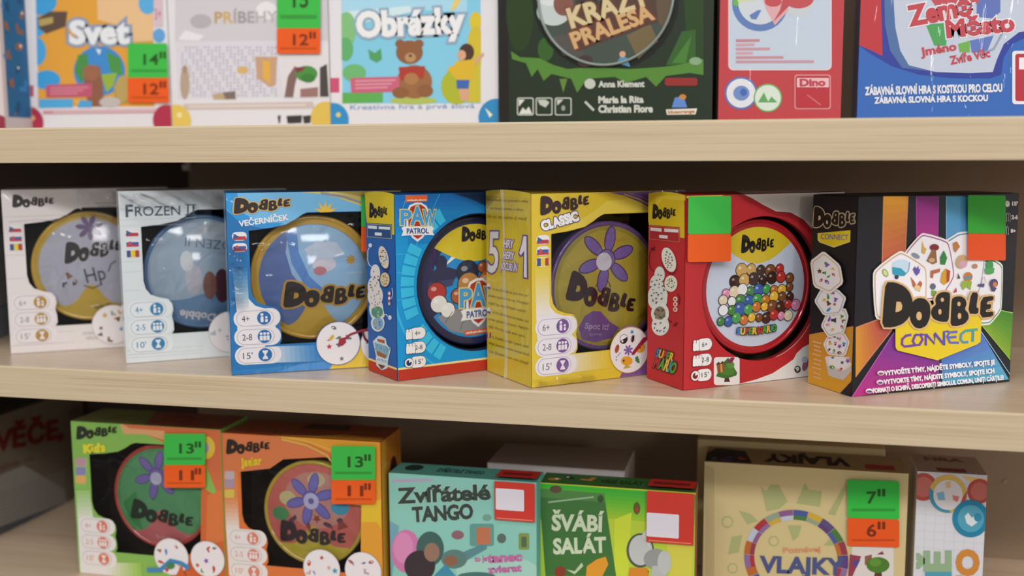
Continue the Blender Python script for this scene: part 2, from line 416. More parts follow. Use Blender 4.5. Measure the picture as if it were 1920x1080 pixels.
for z1, t, lb in ((0, T_MID, 'pale oak shelf board under the sharp middle row of boxes'), (Z_UP+T_UP, T_UP, 'pale oak shelf board highest in view, under the blurred upper boxes'), (Z_LOW, T_MID, 'pale oak shelf board at the bottom, mostly hidden behind the lower boxes')):
    b = tag(link('shelf_board', box_mesh('shelf_board', [(X0+.0005, .0006, z1-t, X1-.0005, YB-.0005, z1, tp)], .0006)), lb, 'shelf')
    o = link('edge_band', box_mesh('edge_band', [(X0+.0005, -.0012, z1-t, X1-.0005, .0006, z1-.0016, ow), (X0+.0005, -.0010, z1-.0016, X1-.0005, .0006, z1+.0001, bd)]), b); o['label'] = 'paler oak front edge strip'
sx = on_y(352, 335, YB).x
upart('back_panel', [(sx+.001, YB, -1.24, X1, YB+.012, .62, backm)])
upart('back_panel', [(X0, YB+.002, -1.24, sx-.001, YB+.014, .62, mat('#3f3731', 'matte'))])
pz = on_y(349, 316, YB-.004)
upart('shelf_clip', [(pz.x-.004, YB-.006, pz.z-.002, pz.x+.004, YB, pz.z+.005, mat('#e0ddd2', 'card')), (pz.x+.001, YB-.006, pz.z+.005, pz.x+.004, YB, pz.z+.009, mat('#e0ddd2', 'card'))], .0005, label='small metal shelf clip')
upart('plinth', [(X0, .03, -1.24, X1, YB, -1.14, ow)])
upart('side_panel', [(X0-.02, 0, -1.24, X0, YB+.014, .62, tp)]); upart('upright', [(X1-.03, YB-.03, -1.24, X1, YB, Z_LOW-.035, tp)])
hm = mat('#8d8578', 'metal'); ph = []
for k in range(14):
    x = .02+.0245*k; ph.append((x-.0016, YB-.0012, -.1435, x+.0016, YB-.0002, -.1403, hm))
for q in ph: upart('shelf_pin', [q])

# ------------------------------------------------------------------ round tins
def tin(label, carton, c, R, rim, face, depth=.006, dome=.0018, face_r=None, body=None, thick=.03, name='round_tin', group=None):
    """a round lidded tin standing inside a carton, centre c in millimetres on the carton's front"""
    r = bpy.data.objects.new(name, None); COL.objects.link(r)
    loc = Vector((-carton.W/2+c.real*.001, -carton.D/2+depth, c.imag*.001-R))
    M = carton.root.matrix_world @ Matrix.Translation(loc); r.matrix_world = M; r.empty_display_size = .02
    r.location = M.to_translation(); r.rotation_euler = M.to_euler()
    tag(r, label, 'tin', group)
    fr = face_r or R*.93
    def lift(me): me.transform(Matrix.Translation((0, 0, R))); return me
    b = link('tin_base', lift(lathe_mesh('tin_base', [(0, thick), (R-.004, thick), (R-.002, thick-.002), (R-.002, .010), (R-.004, .006)], mat(body or rim, 'tin'))), r)
    link('lid', lift(lathe_mesh('lid', [(fr-.0015, .0012), (fr, .0004), (R-.0028, -.0004), (R-.001, -.0002), (R, .001), (R, .0022), (R-.0006, .0030), (R-.0002, .0038), (R-.0002, .014), (R-.003, .0145)], mat(rim, 'tin'))), r)
    A = Art(r, (-R, .0006, 0), (1, 0, 0), (0, 0, 1), (0, -1, 0), kind='tin', dome=(R, R, fr, dome))
    C = complex(R*1000, R*1000)
    A.ell(C, fr*1000, fr*1000, face, 0, n=72)
    A.C = C; A.off = lambda u, v, c=c, C=C: complex(u, v)-c+C      # millimetres on the carton's front -> on the lid
    A.fr = fr*1000
    return A

def wave(A, col, y0, amp, L=1, x0=-1., x1=1.):
    """coloured swell across the lower part of a lid; heights are fractions of the lid radius"""
    fr = A.fr-.3; pts = []
    ys = lambda x: y0+amp*math.exp(-(x/.25)**2)
    top = [x for x in [-1+k*.025 for k in range(81)] if ys(x) > -math.sqrt(max(0, 1-x*x))+.004]
    pts = [A.C+complex(x, ys(x))*fr for x in top]+[A.C+complex(x, -math.sqrt(max(0, 1-x*x)))*fr for x in reversed(top)]
    A.poly(pts, col, L)
def bloom(A, c, r, col, dark, L=3, n=7):
    """plain round flower in one colour"""
    for k in range(n):
        t = 2*math.pi*k/n+.3; e = complex(math.cos(t), math.sin(t))
        A.ell(c+e*r*.66, r*.44, r*.21, dark, L, rot=t); A.ell(c+e*r*.66, r*.40, r*.17, col, L+1, rot=t)
    A.ell(c, r*.34, r*.34, dark, L+1); A.ell(c, r*.30, r*.30, col, L+2)

def crinkle(B, u0, u1, v0, v1, seed, amp=.0011, step=.0022):
    """loose, crumpled clear wrap over part of a box front"""
    rnd = random.Random(seed); nx = max(2, round((u1-u0)/step)); nz = max(2, round((v1-v0)/step)); bm = bmesh.new(); g = []
    for j in range(nz+1):
        g.append([bm.verts.new((-B.W/2+u0+(u1-u0)*i/nx, -B.D/2-.0042-amp*(rnd.random()+.6*math.sin(i*.55+j*.9+seed)), v0+(v1-v0)*j/nz)) for i in range(nx+1)])
    for j in range(nz):
        for i in range(nx): f = bm.faces.new((g[j][i], g[j][i+1], g[j+1][i+1], g[j+1][i])); f.smooth = True
    me = bpy.data.meshes.new('shrink_wrap'); bm.to_mesh(me); bm.free(); me.materials.append(FILM)
    link('shrink_wrap', me, B.root)['label'] = 'crumpled clear shrink wrap'
# ------------------------------------------------------------------ window boxes
def hole(W):
    h = [19+130.8j, 36+132.5j, 52+135.5j, 61+140.2j, 67+144.3j, 72+146j, (W-19)+146j, (W-19)+26j, 43+26j, 45.2+30j, 45+37j, 43.6+43.3j, 45.3+50j, 44.5+55.5j,
         41+60.2j, 32+62.4j, 25+65.3j, 20.8+71j, 19+79j]
    return h
def pictos(A, col, texts, sc_=1.0, pale='#dcd7d8', tcol=None, shade='#a9a3a8'):
    tcol = tcol or col
    for i, (y, t) in enumerate(zip((51.2, 34.2, 17.2), texts)):
        A.rr(3+(y-8.4)*1j, 44.5+(y+8.6)*1j, 8.3, pale, 3)
    for i, (y, t) in enumerate(zip((51.2, 34.2, 17.2), texts)):
        A.rr(5.4+(y-7.1)*1j, 38.6+(y+7.1)*1j, 7.0, shade, 5); A.rr(5.9+(y-6.6)*1j, 38.1+(y+6.6)*1j, 6.5, pale, 6)
        wd = {2: 6.8, 3: 8.5}[len(t)]
        A.text(t, complex(10.2, y-2.9), complex(10.2+wd, y-2.9), 5.6, tcol, 7)
        A.ell(complex(29.9, y), 6.2, 6.2, col, 7); q = lambda a, b, c_, d: A.rr(complex(29.9+a, y+b), complex(29.9+c_, y+d), .55, pale, 8)
        if i == 0:
            A.ell(complex(28.1, y+3.2), 1.35, 1.35, pale, 8); q(-3.1, -3.8, -.5, 1.4); A.ell(complex(32, y+.5), 1.1, 1.1, pale, 8); q(1.0, -3.8, 3.2, -1.2)
        elif i == 1:
            for d in (-3.1, 0, 3.1): A.ell(complex(29.9+d, y+2.6), 1.25, 1.25, pale, 8); q(d-1.3, -3.8, d+1.3, .8)
        else:
            A.poly([complex(29.9+a, y+b) for a, b in ((-2.6, 4), (2.6, 4), (2.2, 2.6), (.5, 0), (2.2, -2.6), (2.6, -4), (-2.6, -4), (-2.2, -2.6), (-.5, 0), (-2.2, 2.6))], pale, 8)
def flags(A, which, y=126.2, dy=9.2):
    for i, f in enumerate(which):
        c = complex(10.7, y-i*dy); w2, h2 = 5.7, 3.3
        A.rr(c-complex(w2+.7, h2+.6), c+complex(w2+.7, h2+.6), 3.6, '#e2dcdc', 3)
        def bar(a0, b0, a1, b1, col, L=4): A.rr(c+complex(a0*w2, b0*h2), c+complex(a1*w2, b1*h2), 1.0, col, L)
        if f == 'cz': bar(-1, -1, 1, 0, '#b23540'); bar(-1, 0, 1, 1, '#dedada', 4); A.poly([c+complex(-w2*.9, h2*.8), c+complex(-w2*.9, -h2*.8), c+complex(-w2*.05, 0)], '#31548f', 6)
        if f == 'sk': bar(-1, -1, 1, -.33, '#b23540'); bar(-1, -.4, 1, .35, '#37579a', 5); bar(-1, .3, 1, 1, '#dedada', 4); A.ell(c+complex(-w2*.4, 0), 1.5, 2, '#b94a52', 6)
        if f == 'ro': bar(-1, -1, -.3, 1, '#3a4a8c'); bar(-.36, -1, .36, 1, '#d9c22f', 5); bar(.3, -1, 1, 1, '#a5392f')
def roundel(A, c, r, seed, L=8, n=9, size=3.1, edge='#b9b2ae', pal=PAL):
    A.ell(c, r+.7, r+.7, edge, L); A.ell(c, r, r, '#e0dadb', L+1, n=40); A.doodles(c, r*.82, r*.82, n, L+2, size, pal, seed)
def winbox(label, x, y, z, ang, W, base, inner, H=.165, D=.055, group=None, kind='wrap', carton_col=None):
    B = Carton(label, x, y, z, ang, W, H, D, kind=kind, group=group)
    B.shell(carton_col or base, inner); A = B.face('front'); w_ = W*1000; k = H/.165
    hp = [complex(p.real, p.imag*k) for p in hole(w_)]
    A.poly([0j, complex(w_, 0), complex(w_, H*1000), complex(0, H*1000)], base, 0, holes=[hp])
    q = [A.uv(p) for p in hp]; b = len(A.vs); n = len(q); i = A.mi(base)
    A.vs += [(u, v, 0) for u, v in q]+[(u, v, -12) for u, v in q]
    for j in range(n): A.fs.append((b+j, b+(j+1) % n, b+n+(j+1) % n, b+n+j)); A.ms.append(i)
    B.film([p+(-1.2 if p.real < w_/2 else 1.2) for p in hp])
    B.A = A; return B
WB = .158

# white box, lilac lid ------------------------------------------------
B = winbox('white window box with a yellow-rimmed lilac tin, leftmost in the middle row', -.7464, .0539, 0, .5874, WB, '#d9d2d1', '#1c1a1d', group='boxes on the middle shelf')
A = B.A; A.crop(0, 300, .37037)
for y0, d in ((138, .8), (100, -.4), (76, .3), (20, -.3), (8, .2)):
    A.line([complex(.5, y0), complex(18 if 26 < y0 < 131 else 60, y0+d)], .35, '#b3aaa9', 1)
A.line([5+133j, 30+134.6j, 48+133.4j], .5, '#a9a0a0', 1)
A.logo(9.3+147.2j, 48+147.2j, 9.3+160.3j, '#2b2624', 4)
A.rr(86+149.5j, 108+150.4j, .3, '#a79f9d', 3); A.rr(90+146.8j, 104+147.7j, .3, '#a79f9d', 3)
flags(A, ('cz', 'sk', 'ro')); pictos(A, '#a8823c', ("6+", "2-8", "15'"), pale='#ddd6d6', tcol='#8d8688')
A.text('WIZARDING', 68+15.2j, 93+15.2j, 2.6, '#a49b98', 3); A.text('WORLD', 71+9.6j, 89+9.6j, 3.4, '#a49b98', 3)
roundel(A, 98+24.2j, 20, 3, pal=['#3f8fae', '#7a3030', '#8a8480', '#6a5238', '#c59a4a'])
A.build('front_panel')
P = B.face('right'); P.rr(0j+1, 54+164j, .5, '#cfc7c6', 0); P.build('side_panel')
P = B.face('top'); P.rr(.5+.5j, 157+54j, .5, '#d3cbca', 0); P.build('top_panel')
crinkle(B, .07, .157, .149, .1645, 3, .0016, .0019)
A = tin('round tin with a lilac lid and yellow rim inside the leftmost white box', B, 79+85.4j, .0565, '#cfa83c', '#c3a544', dome=.004, group='tins inside the boxes')
o = A.off
A.ell(A.C, 49, 49, '#b9b9c6', 1, n=64); wave(A, '#c7a83f', -.78, .42, 2)
A.logo(o(54, 88), o(110, 96), o(55, 110.5), '#2b2520', 4, out='#cfcbd0', ow=.02)
A.text('Hp', o(75, 68), o(94, 71.5), 15, '#38343a', 4, bold=.0); A.line([o(72, 66), o(80, 62.5), o(88, 66)], 1.1, '#38343a', 4); A.line([o(96, 79), o(99, 87), o(104, 90)], 1.2, '#38343a', 4)
bloom(A, o(80, 125), 12, '#6f5680', '#54406a', 4)
A.doodles(o(58, 71), 7, 6, 3, 4, 3.4, ['#6a4a3a', '#8a5a48', '#4a3a34'], 5)
A.text('Spot it!', o(81, 41), o(96, 43), 3.4, '#3a2c1a', 5, bold=.02)
A.build('lid_print')

# white box, ice-blue lid ----------------------------------------------
B = winbox('bluish white window box with a shiny pale blue tin, middle row', -.602, .033, 0, .618, WB, '#d2d8da', '#25252a', group='boxes on the middle shelf')
A = B.A; A.crop(0, 300, .37037)
for y0 in (138, 132, 98, 88, 70, 12, 8, 5): A.line([complex(.5, y0), complex(17 if 26 < y0 < 131 else 70, y0+.3)], .3, '#b7bdc0', 1)
A.text('F', (638, 288), (672, 287), 60, '#3f5062', 4, bold=.02); A.text('ROZEN', (684, 284), (912, 278), 47, '#3f5062', 4, bold=.006)
A.text('I', (948, 279), (954, 279), 52, '#3f5062', 4, bold=.02); A.text('I', (976, 278), (982, 278), 52, '#3f5062', 4, bold=.02); A.rr((936, 224), (994, 229), 1, '#3f5062', 6); A.rr((936, 275), (994, 280), 1, '#3f5062', 6)
flags(A, ('cz', 'sk', 'ro'), y=125.4, dy=10); pictos(A, '#2f78a8', ("4+", "2-5", "10'"), pale='#dadfe0')
roundel(A, 98+24.2j, 20, 9, n=4, pal=['#aab4ba', '#8f9aa0'])
A.line([94+20j, 99+20.6j, 102+19.8j], .9, '#3a3a40', 12)
A.build('front_panel')
P = B.face('right'); P.rr(1+0j, 54+164j, .5, '#c9d0d3', 0); P.build('side_panel')
P = B.face('top'); P.rr(.5+.5j, 157+54j, .5, '#ccd3d6', 0); P.build('top_panel')
crinkle(B, .001, .157, .1485, .165, 5, .0024, .0019)
A = tin('round tin with a glossy ice-blue lid inside the second white box', B, 76+84j, .0565, '#54759c', '#9fb4c6', depth=.0115, dome=.0095, group='tins inside the boxes')
o = A.off
A.ell(A.C, 50, 50, '#a9bccb', 1, n=64); wave(A, '#6e93b8', -.5, .1, 2)
A.poly([o(62, 122), o(100, 112), o(124, 108), o(118, 120), o(100, 131), o(80, 133)], '#c0c9d1', 2)
A.text('FROZEN II', o(118, 111.5), o(60, 119), 8.6, '#6c7d8c', 4, bold=.0)
A.text('Dobble', o(86, 41.5), o(53, 47.5), 7.5, '#e3e6e6', 4, bold=.035, out='#7d95ac', ow=.03)
A.ell(o(81, 71), 6.5, 14, '#8a5a46', 4); A.ell(o(93, 70), 8, 17, '#5b3238', 3); A.ell(o(66, 78), 8, 15, '#c5c3cc', 3); A.ell(o(60, 96), 6, 10, '#dfe4ea', 3)
A.build('lid_print')

# blue box with the swirl ------------------------------------------------
B = winbox('blue window box with a yellow-rimmed blue tin, third in the middle row', -.475, .0032, 0, .5234, WB, '#176ca9', '#2b211c', group='boxes on the middle shelf')
A = B.A; A.crop(400, 300, .38877)
A.grad(.2+.2j, 60+.2j, 60+6j, .2+4j, '#176ca9', '#1e78b8', 1, 2)
A.poly([40+.3j, 96+.3j, 92+8j, 60+6.5j], '#3d84c4', 2); A.poly([88+.3j, 157.8+.3j, 157.8+40j, 118+26j, 112+20j, 92+6j], '#dcb92e', 3)
A.poly([0.3+165j-.3j, .3+150j, 9+141j, 20+135.5j, 30+133.2j, 40+133.4j, 52+135.8j, 61+140.5j, 67+144.6j, 71+146.4j, 139+146.4j, 157.7+148j, 157.7+164.7j], '#6fb2dc', 1)
A.poly([.3+164.7j, .3+151j, 8+141.5j, 20+135.8j, 30+133.4j, 44+134j, 50+137j, 30+138j, 14+147j, 10+164.7j], '#2a8fcf', 2)
A.poly([66+164.7j, 82+163j, 100+159j, 120+151.5j, 136+147j, 150+147j, 157.7+149j, 157.7+164.7j], '#d9bd55', 2)
A.line([84+163.6j, 104+160j, 124+153j, 138+150j, 156+155j], 2.2, '#8a8f9c', 4); A.line([92+164j, 110+161.5j, 130+156j, 156+160j], 1.6, '#e8d58a', 4)
A.grad(3.5+101j, 16.5+101j, 17+58j, 6+58j, '#176ca9', '#dad8d9', 2, 12)
A.poly([6+60j, 16.6+70j, 18.2+67.5j, 22.6+62.6j, 31+59.6j, 40+58.4j, 40+40j, 6+40j], '#dad8d9', 1)
A.grad(30+9.5j, 30+25j, 82+24.6j, 84+8j, '#dad8d9', '#1e6fb4', 2, 12)
A.poly([30+25.8j, 96+25.8j, 96+23j, 60+24j, 30+24.5j], '#176ca9', 4)
sp = [complex(88+11*math.cos(t)*(1 if k % 2 == 0 else .45), 146+11*math.sin(t)*(1 if k % 2 == 0 else .45)) for k, t in [(k, math.radians(90+k*18)) for k in range(-5, 6)]]
A.poly(sp, '#e6b93c', 6); A.logo((97, 262), (372, 242), (95, 184), '#2a1d16', 7, out='#c8a55e', ow=.022)
A.text('VEČERNÍČEK', (126, 321), (362, 288), 26, '#e6eaf0', 7, bold=.03)
flags(A, ('cz', 'sk'), y=126, dy=10); pictos(A, '#17639f', ("4+", "2-8", "15'"), pale='#dad5d8', tcol='#4a3d44')
PV = ['#b8303a', '#c9a63a', '#6a6a70', '#3f7a4a', '#8a3a30']
roundel(A, 138+22j, 20, 12, L=8, n=7, pal=PV); roundel(A, 96.5+24.2j, 20, 4, L=12, n=7, size=3.3, edge='#2a4f8c', pal=PV)
A.line([101+27j, 108+32j, 118+35j, 128+36j], 2.2, '#8f1f38', 18); A.poly([96+23j, 100+21.5j, 104+25j, 102.5+29.5j, 97.5+29j], '#9c1f33', 18); A.line([119+35j, 121+28j, 124+24j], 2.2, '#6e1830', 18)
A.build('front_panel')
B.price(A, ((711, 168), (790, 440)), .56)
P = B.face('left'); P.rr(1+.5j, 54+164j, .5, '#7ba6cb', 0); P.build('side_panel')
P = B.face('top'); P.rr(.5+.5j, 157+54j, .5, '#2a7fba', 0); P.build('top_panel')
crinkle(B, .001, .012, .06, .118, 7, .0012)
A = tin('round tin with sky-blue lid and yellow rim inside the blue window box', B, 77+85j, .0582, '#c89a2c', '#c9a23a', depth=.0115, dome=.0095, group='tins inside the boxes')
o = A.off
A.ell(A.C, 50, 50, '#5b74ad', 1, n=64)
A.poly([A.C+complex(-.45, .89)*49.6]+[A.C+complex(math.cos(t), math.sin(t))*49.6 for t in [math.radians(110-8*k) for k in range(24)]]+[A.C+complex(-.1, -.35)*49, A.C+complex(-.42, .1)*49, A.C+complex(-.52, .5)*49], '#9cc4ea', 2)
A.poly([A.C+complex(a, b)*49 for a, b in ((-.5, .85), (-.3, .9), (-.28, .5), (-.1, .05), (.25, -.3), (.1, -.34), (-.2, -.1), (-.42, .3))], '#5d8fd0', 3)
wave(A, '#d0a93c', -.82, .50, 4)
A.poly([o(68, 112), o(80, 119), o(98, 118), o(106, 106), o(90, 102), o(74, 104)], '#c7d3e2', 4); A.ell(o(86, 98), 11, 7, '#d9d4dc', 3); A.ell(o(82, 92), 6, 4, '#c87f86', 5)
A.poly([o(111, 101)+5.5*cmath.exp(1j*k*.3927)*(1 if k % 2 == 0 else .5) for k in range(16)], '#c79a3a', 5)
A.logo(o(47.5, 58.5), o(124, 58.5), o(48.5, 83), '#241a14', 6, out='#c79a3a', ow=.03)
A.text('večerníček', o(107, 88), o(128, 88), 2.2, '#eef0f4', 6)
A.build('lid_print')

# ------------------------------------------------------------------ round-opening boxes
def people(A, dk, texts, ys, x0, x1, h, wht='#e6e0de', slope=0):
    for i, (y, t) in enumerate(zip(ys, texts)):
        A.rr(complex(x0+3, y-h/2), complex(x1, y+h/2), h*.49, dk, 8); A.rr(complex(x0+3.4, y-h/2+.4), complex(x1-.4, y+h/2-.4), h*.45, wht, 9)
        if i < 2:
            for k in range(2 if i == 0 else 3):
                cx = x0+1.5+k*3
                A.ell(complex(cx, y+h*.27), 1.7, 1.7, dk, 9); A.rr(complex(cx-2, y-h*.5), complex(cx+2, y+h*.22), 1.5, dk, 9)
                A.ell(complex(cx, y+h*.27), 1.35, 1.35, wht, 10); A.rr(complex(cx-1.6, y-h*.45), complex(cx+1.6, y+h*.2), 1.2, wht, 10)
        else:
            A.ell(complex(x0+2.5, y), 4.6, 4.6, dk, 9); A.ell(complex(x0+2.5, y), 4.1, 4.1, wht, 10); A.ell(complex(x0+2.5, y), 2.7, 2.7, dk, 11)
            A.poly([complex(x0+2.5, y), complex(x0+2.5, y+3.4), complex(x0+6, y+1.6)], wht, 12)
        A.text(t, complex(x0+8.8, y-1.9), complex(x0+8.8+(5.4 if len(t) == 2 else 7.2), y-1.9), 4.0, '#4a4046', 11)
def tuck_lip(B, col):
    """the curved paper edge standing up along the top of the side flap"""
    W, H, D = B.W, B.H, B.D; bm = bmesh.new(); n = 12; vs = []
    for k in range(n+1):
        t = k/n; z = H+.0022*math.sin(math.pi*t)**.8; y = D/2-D*t
        vs.append([bm.verts.new((-W/2+dx, y, zz)) for dx, zz in ((-.0005, H-.004), (-.0005, z), (.0003, z), (.0003, H-.004))])
    for a, b in zip(vs, vs[1:]):
        for j in range(3): bm.faces.new((a[j], b[j], b[j+1], a[j+1]))
    bmesh.ops.recalc_face_normals(bm, faces=bm.faces); me = bpy.data.meshes.new('tuck_flap'); bm.to_mesh(me); bm.free(); me.materials.append(mat(col, 'card'))
    link('tuck_flap', me, B.root)

def pups_logo(A, p, s, L):
    """red shield with a white border, three blue letters and a bone banner; p centre, s half width (same units as p)"""
    cplx = isinstance(p, complex); P = p if cplx else complex(*p); sg = 1 if cplx else -1
    z = lambda a, b: (lambda q: q if cplx else (q.real, q.imag))(P+complex(a*s, sg*b*s))
    A.poly([z(*q) for q in ((-.62, .55), (-.45, .95), (-.1, 1.1), (.2, 1.1), (.5, .92), (.66, .55), (.62, -.3), (.3, -.85), (0, -1.08), (-.3, -.85), (-.62, -.3))], '#dcdce0', L)
    A.poly([z(*q) for q in ((-.52, .5), (-.38, .85), (-.1, .98), (.2, .98), (.42, .82), (.55, .5), (.5, -.3), (.25, -.75), (0, -.92), (-.25, -.75), (-.5, -.3))], '#a8301f', L+1)
    A.poly([z(*q) for q in ((-.9, -.3), (-.75, -.22), (.75, -.2), (.9, -.3), (.82, -.5), (.92, -.72), (.7, -.7), (-.68, -.72), (-.9, -.75), (-.8, -.5))], '#e0dfe0', L+3)
    A.text('PATROL', z(-.6, -.62), z(.6, -.6), s*.28, '#2d4f86', L+5, bold=.03)
    for ch, a, b, hh in (('P', -.92, -.38, .78), ('A', -.36, .32, .95), ('W', .3, .98, .78)):
        A.text(ch, z(a, -.12), z(b, -.12), s*hh, '#3f93cf', L+6, bold=.03, out='#cfc07a', ow=.05)

# blue box with the navy lid
B = Carton('bright blue box with a navy-rimmed tin and a red band along its base', -.3188, .0103, 0, .8003, .16, .1636, .0592, kind='card', group='boxes on the middle shelf')
W_, H_ = 160., 163.6
B.shell('#156fb5', '#171a2c'); A = B.face('front'); c0 = 83+82j
circ = [c0+62*cmath.exp(1j*2*math.pi*k/72) for k in range(72)]
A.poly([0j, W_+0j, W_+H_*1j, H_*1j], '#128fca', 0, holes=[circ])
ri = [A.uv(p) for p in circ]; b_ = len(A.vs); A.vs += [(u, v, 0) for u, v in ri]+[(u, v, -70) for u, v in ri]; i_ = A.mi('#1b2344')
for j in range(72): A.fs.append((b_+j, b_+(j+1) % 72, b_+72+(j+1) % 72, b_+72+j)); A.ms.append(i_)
A.grad(.2+120j, 12+120j, 12+163.4j, .2+163.4j, '#128fca', '#0f62ae', 1, 8); A.grad(12+144.5j, 159.8+144.5j, 159.8+163.4j, 12+163.4j, '#137ec0', '#0f5fa8', 1, 5); A.poly([12+120j, 34+120j, 50+136j, 66+144.5j, 12+144.5j], '#1279bd', 1)
A.poly([58+163.3j, 76+158j, 92+151j, 120+150j, 159.7+150j, 159.7+163.3j], '#1a3560', 2)
A.line([12+163j, 3+140j], .5, '#3fb2e0', 2); A.line([44+163j, 16+112j], .5, '#3fb2e0', 2); A.line([0.5+112j, 20+112j], .5, '#3fb2e0', 2); A.line([.5+96j, 18+96j], .5, '#3fb2e0', 2); A.line([.5+72j, 14+72j], .5, '#3fb2e0', 2)
for k in range(48):
    a0 = k*7.5; t = math.radians(a0+3.2); e = c0+80*cmath.exp(1j*t)
    if e.real < 1 or e.real > W_-1 or e.imag < 14 or e.imag > 150 or 130 < a0 < 150 or 196 < a0 < 206: continue
    A.ring(c0, 66, 79, '#35b4dc', 3, a0, a0+6.3, 4)
A.ring(c0, 62, 63.2, '#10162e', 3)
A.ring(c0, 87, 90, '#2aa7d6', 2, 163, 178, 10); A.ring(c0, 84, 86.5, '#2fa9d8', 2, 178, 215, 14); A.ring(c0, 84, 86, '#2fa9d8', 2, 228, 256, 14)
A.poly([.1+.1j, W_-.1+.1j, W_-.1+9.8j, .1+9.8j], '#b3311f', 4); A.poly([.1+9.8j, W_-.1+9.8j, W_-.1+11.6j, .1+11.6j], '#e3cf8e', 4)
A.crop(740, 365, 180/1144)
A.poly([(125, 8), (388, 5), (385, 82), (130, 90)], '#d9602a', 4); A.text('nickelodeon', (148, 76), (375, 70), 20, '#f0e6dc', 5, bold=.03)
pups_logo(A, (270, 330), 215, 5)
A.crop(740, 520, 190/1080)
people(A, '#20305e', ('4+', '2-8', "15'"), (41, 28.2, 15.2), 8.2, 28, 11)
A.build('front_panel')
P = B.face('left'); P.crop(675, 355, 80/421)
P.poly([.2+.2j, 59+.2j, 59+163.3j, .2+163.3j], '#1f5ba3', 0); P.poly([.2+9.8j, 59+9.8j, 59+11.6j, .2+11.6j], '#e3cf8e', 3); P.poly([.2+.2j, 59+.2j, 59+9.8j, .2+9.8j], '#b3311f', 3)
P.poly([(50, 44), (338, 50), (346, 450), (318, 446), (318, 345), (70, 330), (62, 260)], '#d8bf20', 3); P.poly([(60, 44), (338, 50), (338, 44), (300, 40)], '#e6d98a', 4)
P.logo((95, 282), (275, 288), (93, 130), '#1a1624', 5)
P.poly([(76, 338), (312, 352), (318, 490), (76, 470)], '#c9b98a', 5); P.poly([(80, 343), (307, 357), (312, 484), (80, 465)], '#27497f', 6)
for q in (((84, 355), (172, 362), (172, 392), (84, 385)), ((190, 365), (300, 372), (300, 398), (190, 392)), ((152, 424), (220, 428), (220, 458), (152, 453))): P.poly(q, '#dfe3ea', 7)
P.line([(98, 575), (82, 600), (80, 700), (95, 745), (120, 765)], 7, '#d8dde6', 5); P.ell((105, 552), 18, 20, '#d8dde6', 5)
P.ell((238, 690), 50, 130, '#2a2f70', 5, rot=-.22); P.ell((238, 670), 46, 112, '#d9d4c4', 6, rot=-.22); P.ell((252, 890), 52, 80, '#2a2f70', 5); P.ell((250, 890), 46, 70, '#d6c79a', 6)
DP = ['#e0a32a', '#2f63b8', '#b8433a', '#3f8f5a', '#7a5030', '#c9bb80']
P.doodles((238, 670), 30, 80, 14, 7, 11, DP, 2); P.doodles((250, 890), 28, 50, 10, 7, 10, DP, 4)
for cx, cy, rx, ry in ((155, 830, 48, 90), (140, 960, 60, 100), (155, 1050, 76, 110), (165, 1180, 70, 100)): P.ell((cx, cy), rx, ry, '#e3dcd6', 5)
P.doodles((155, 1010), 55, 210, 26, 7, 11, ['#8a7a70', '#5a4a60', '#6a7a60', '#9a6a50'], 7)
P.crop(675, 540, 80/480)
P.ell((200, 285), 78, 82, '#dfe0d8', 6); P.ell((200, 270), 66, 65, '#4f9a86', 7); P.doodles((200, 270), 55, 50, 10, 8, 15, DP, 9); P.ell((205, 395), 76, 95, '#dfe0d8', 5); P.ell((208, 400), 60, 72, '#7fa6cc', 6); P.doodles((208, 410), 45, 50, 8, 7, 14, ['#d9b43a', '#e0c060', '#2f63b8'], 3)
P.line([(270, 330), (285, 295), (305, 300), (318, 320)], 9, '#d8dde6', 6); P.ell((342, 332), 20, 26, '#d8dde6', 6)
P.rr((318, 35), (352, 200), 14, '#8f4a78', 5); P.ell((335, 60), 14, 18, '#e3dcd6', 6); P.ell((335, 115), 14, 18, '#e3dcd6', 6); P.ell((335, 175), 14, 18, '#a8c4a0', 6); P.line([(365, 0), (375, 60), (360, 120)], 8, '#c9d6e6', 5)
P.poly([(150, 600), (190, 560), (215, 535), (255, 545), (295, 570), (305, 630), (350, 690), (320, 820), (315, 900), (250, 925), (190, 870), (185, 760)], '#c9dade', 5)
P.poly([(165, 610), (300, 650), (335, 690), (310, 790), (195, 740)], '#6fa8bf', 6); P.poly([(200, 570), (280, 585), (285, 625), (205, 600)], '#b04a2c', 7); P.poly([(195, 700), (300, 755), (295, 795), (195, 755)], '#9a5a2c', 7)
P.text('PAW', (178, 690), (330, 735), 62, '#4f97c4', 8, bold=.04, out='#d6cfa0', ow=.04); P.poly([(185, 780), (320, 820), (318, 850), (190, 815)], '#e2e4e8', 8); P.text('PATROL', (198, 812), (308, 840), 24, '#6f8cb4', 9, bold=.03); P.poly([(205, 850), (295, 875), (250, 915)], '#6a3a30', 8)
P.build('side_panel'); tuck_lip(B, '#d6be2a')
P = B.face('top'); P.rr(.5+.5j, 159+58j, .5, '#0f4f94', 0); P.build('top_panel')
A = tin('navy-rimmed round tin in the bright blue box with the red base band', B, 83.5+82.6j, .0600, '#1b1f45', '#1d2350', depth=.0075, dome=.0012, face_r=.0545, group='tins inside the boxes')
o = A.off; fr = A.fr
A.ell(A.C, 52.3, 52.3, '#1a86c8', 1, n=72)
A.ring(A.C, 44, 52.3, '#2a2352', 2, 130, 215, 30)
def lens(A, R, a0, a1, dip, col, L):
    p = [A.C+R*cmath.exp(1j*math.radians(a0+(a1-a0)*k/24)) for k in range(25)]; a, b = p[-1], p[0]; n = 14
    for k in range(1, n):
        t = k/n; p.append(a+(b-a)*t-1j*dip*math.sin(math.pi*t))
    A.poly(p, col, L)
lens(A, 52.3, 38, 142, 14, '#d3bd2c', 5)
A.logo(o(70, 119), o(104, 119), o(70, 133), '#1a1722', 7)
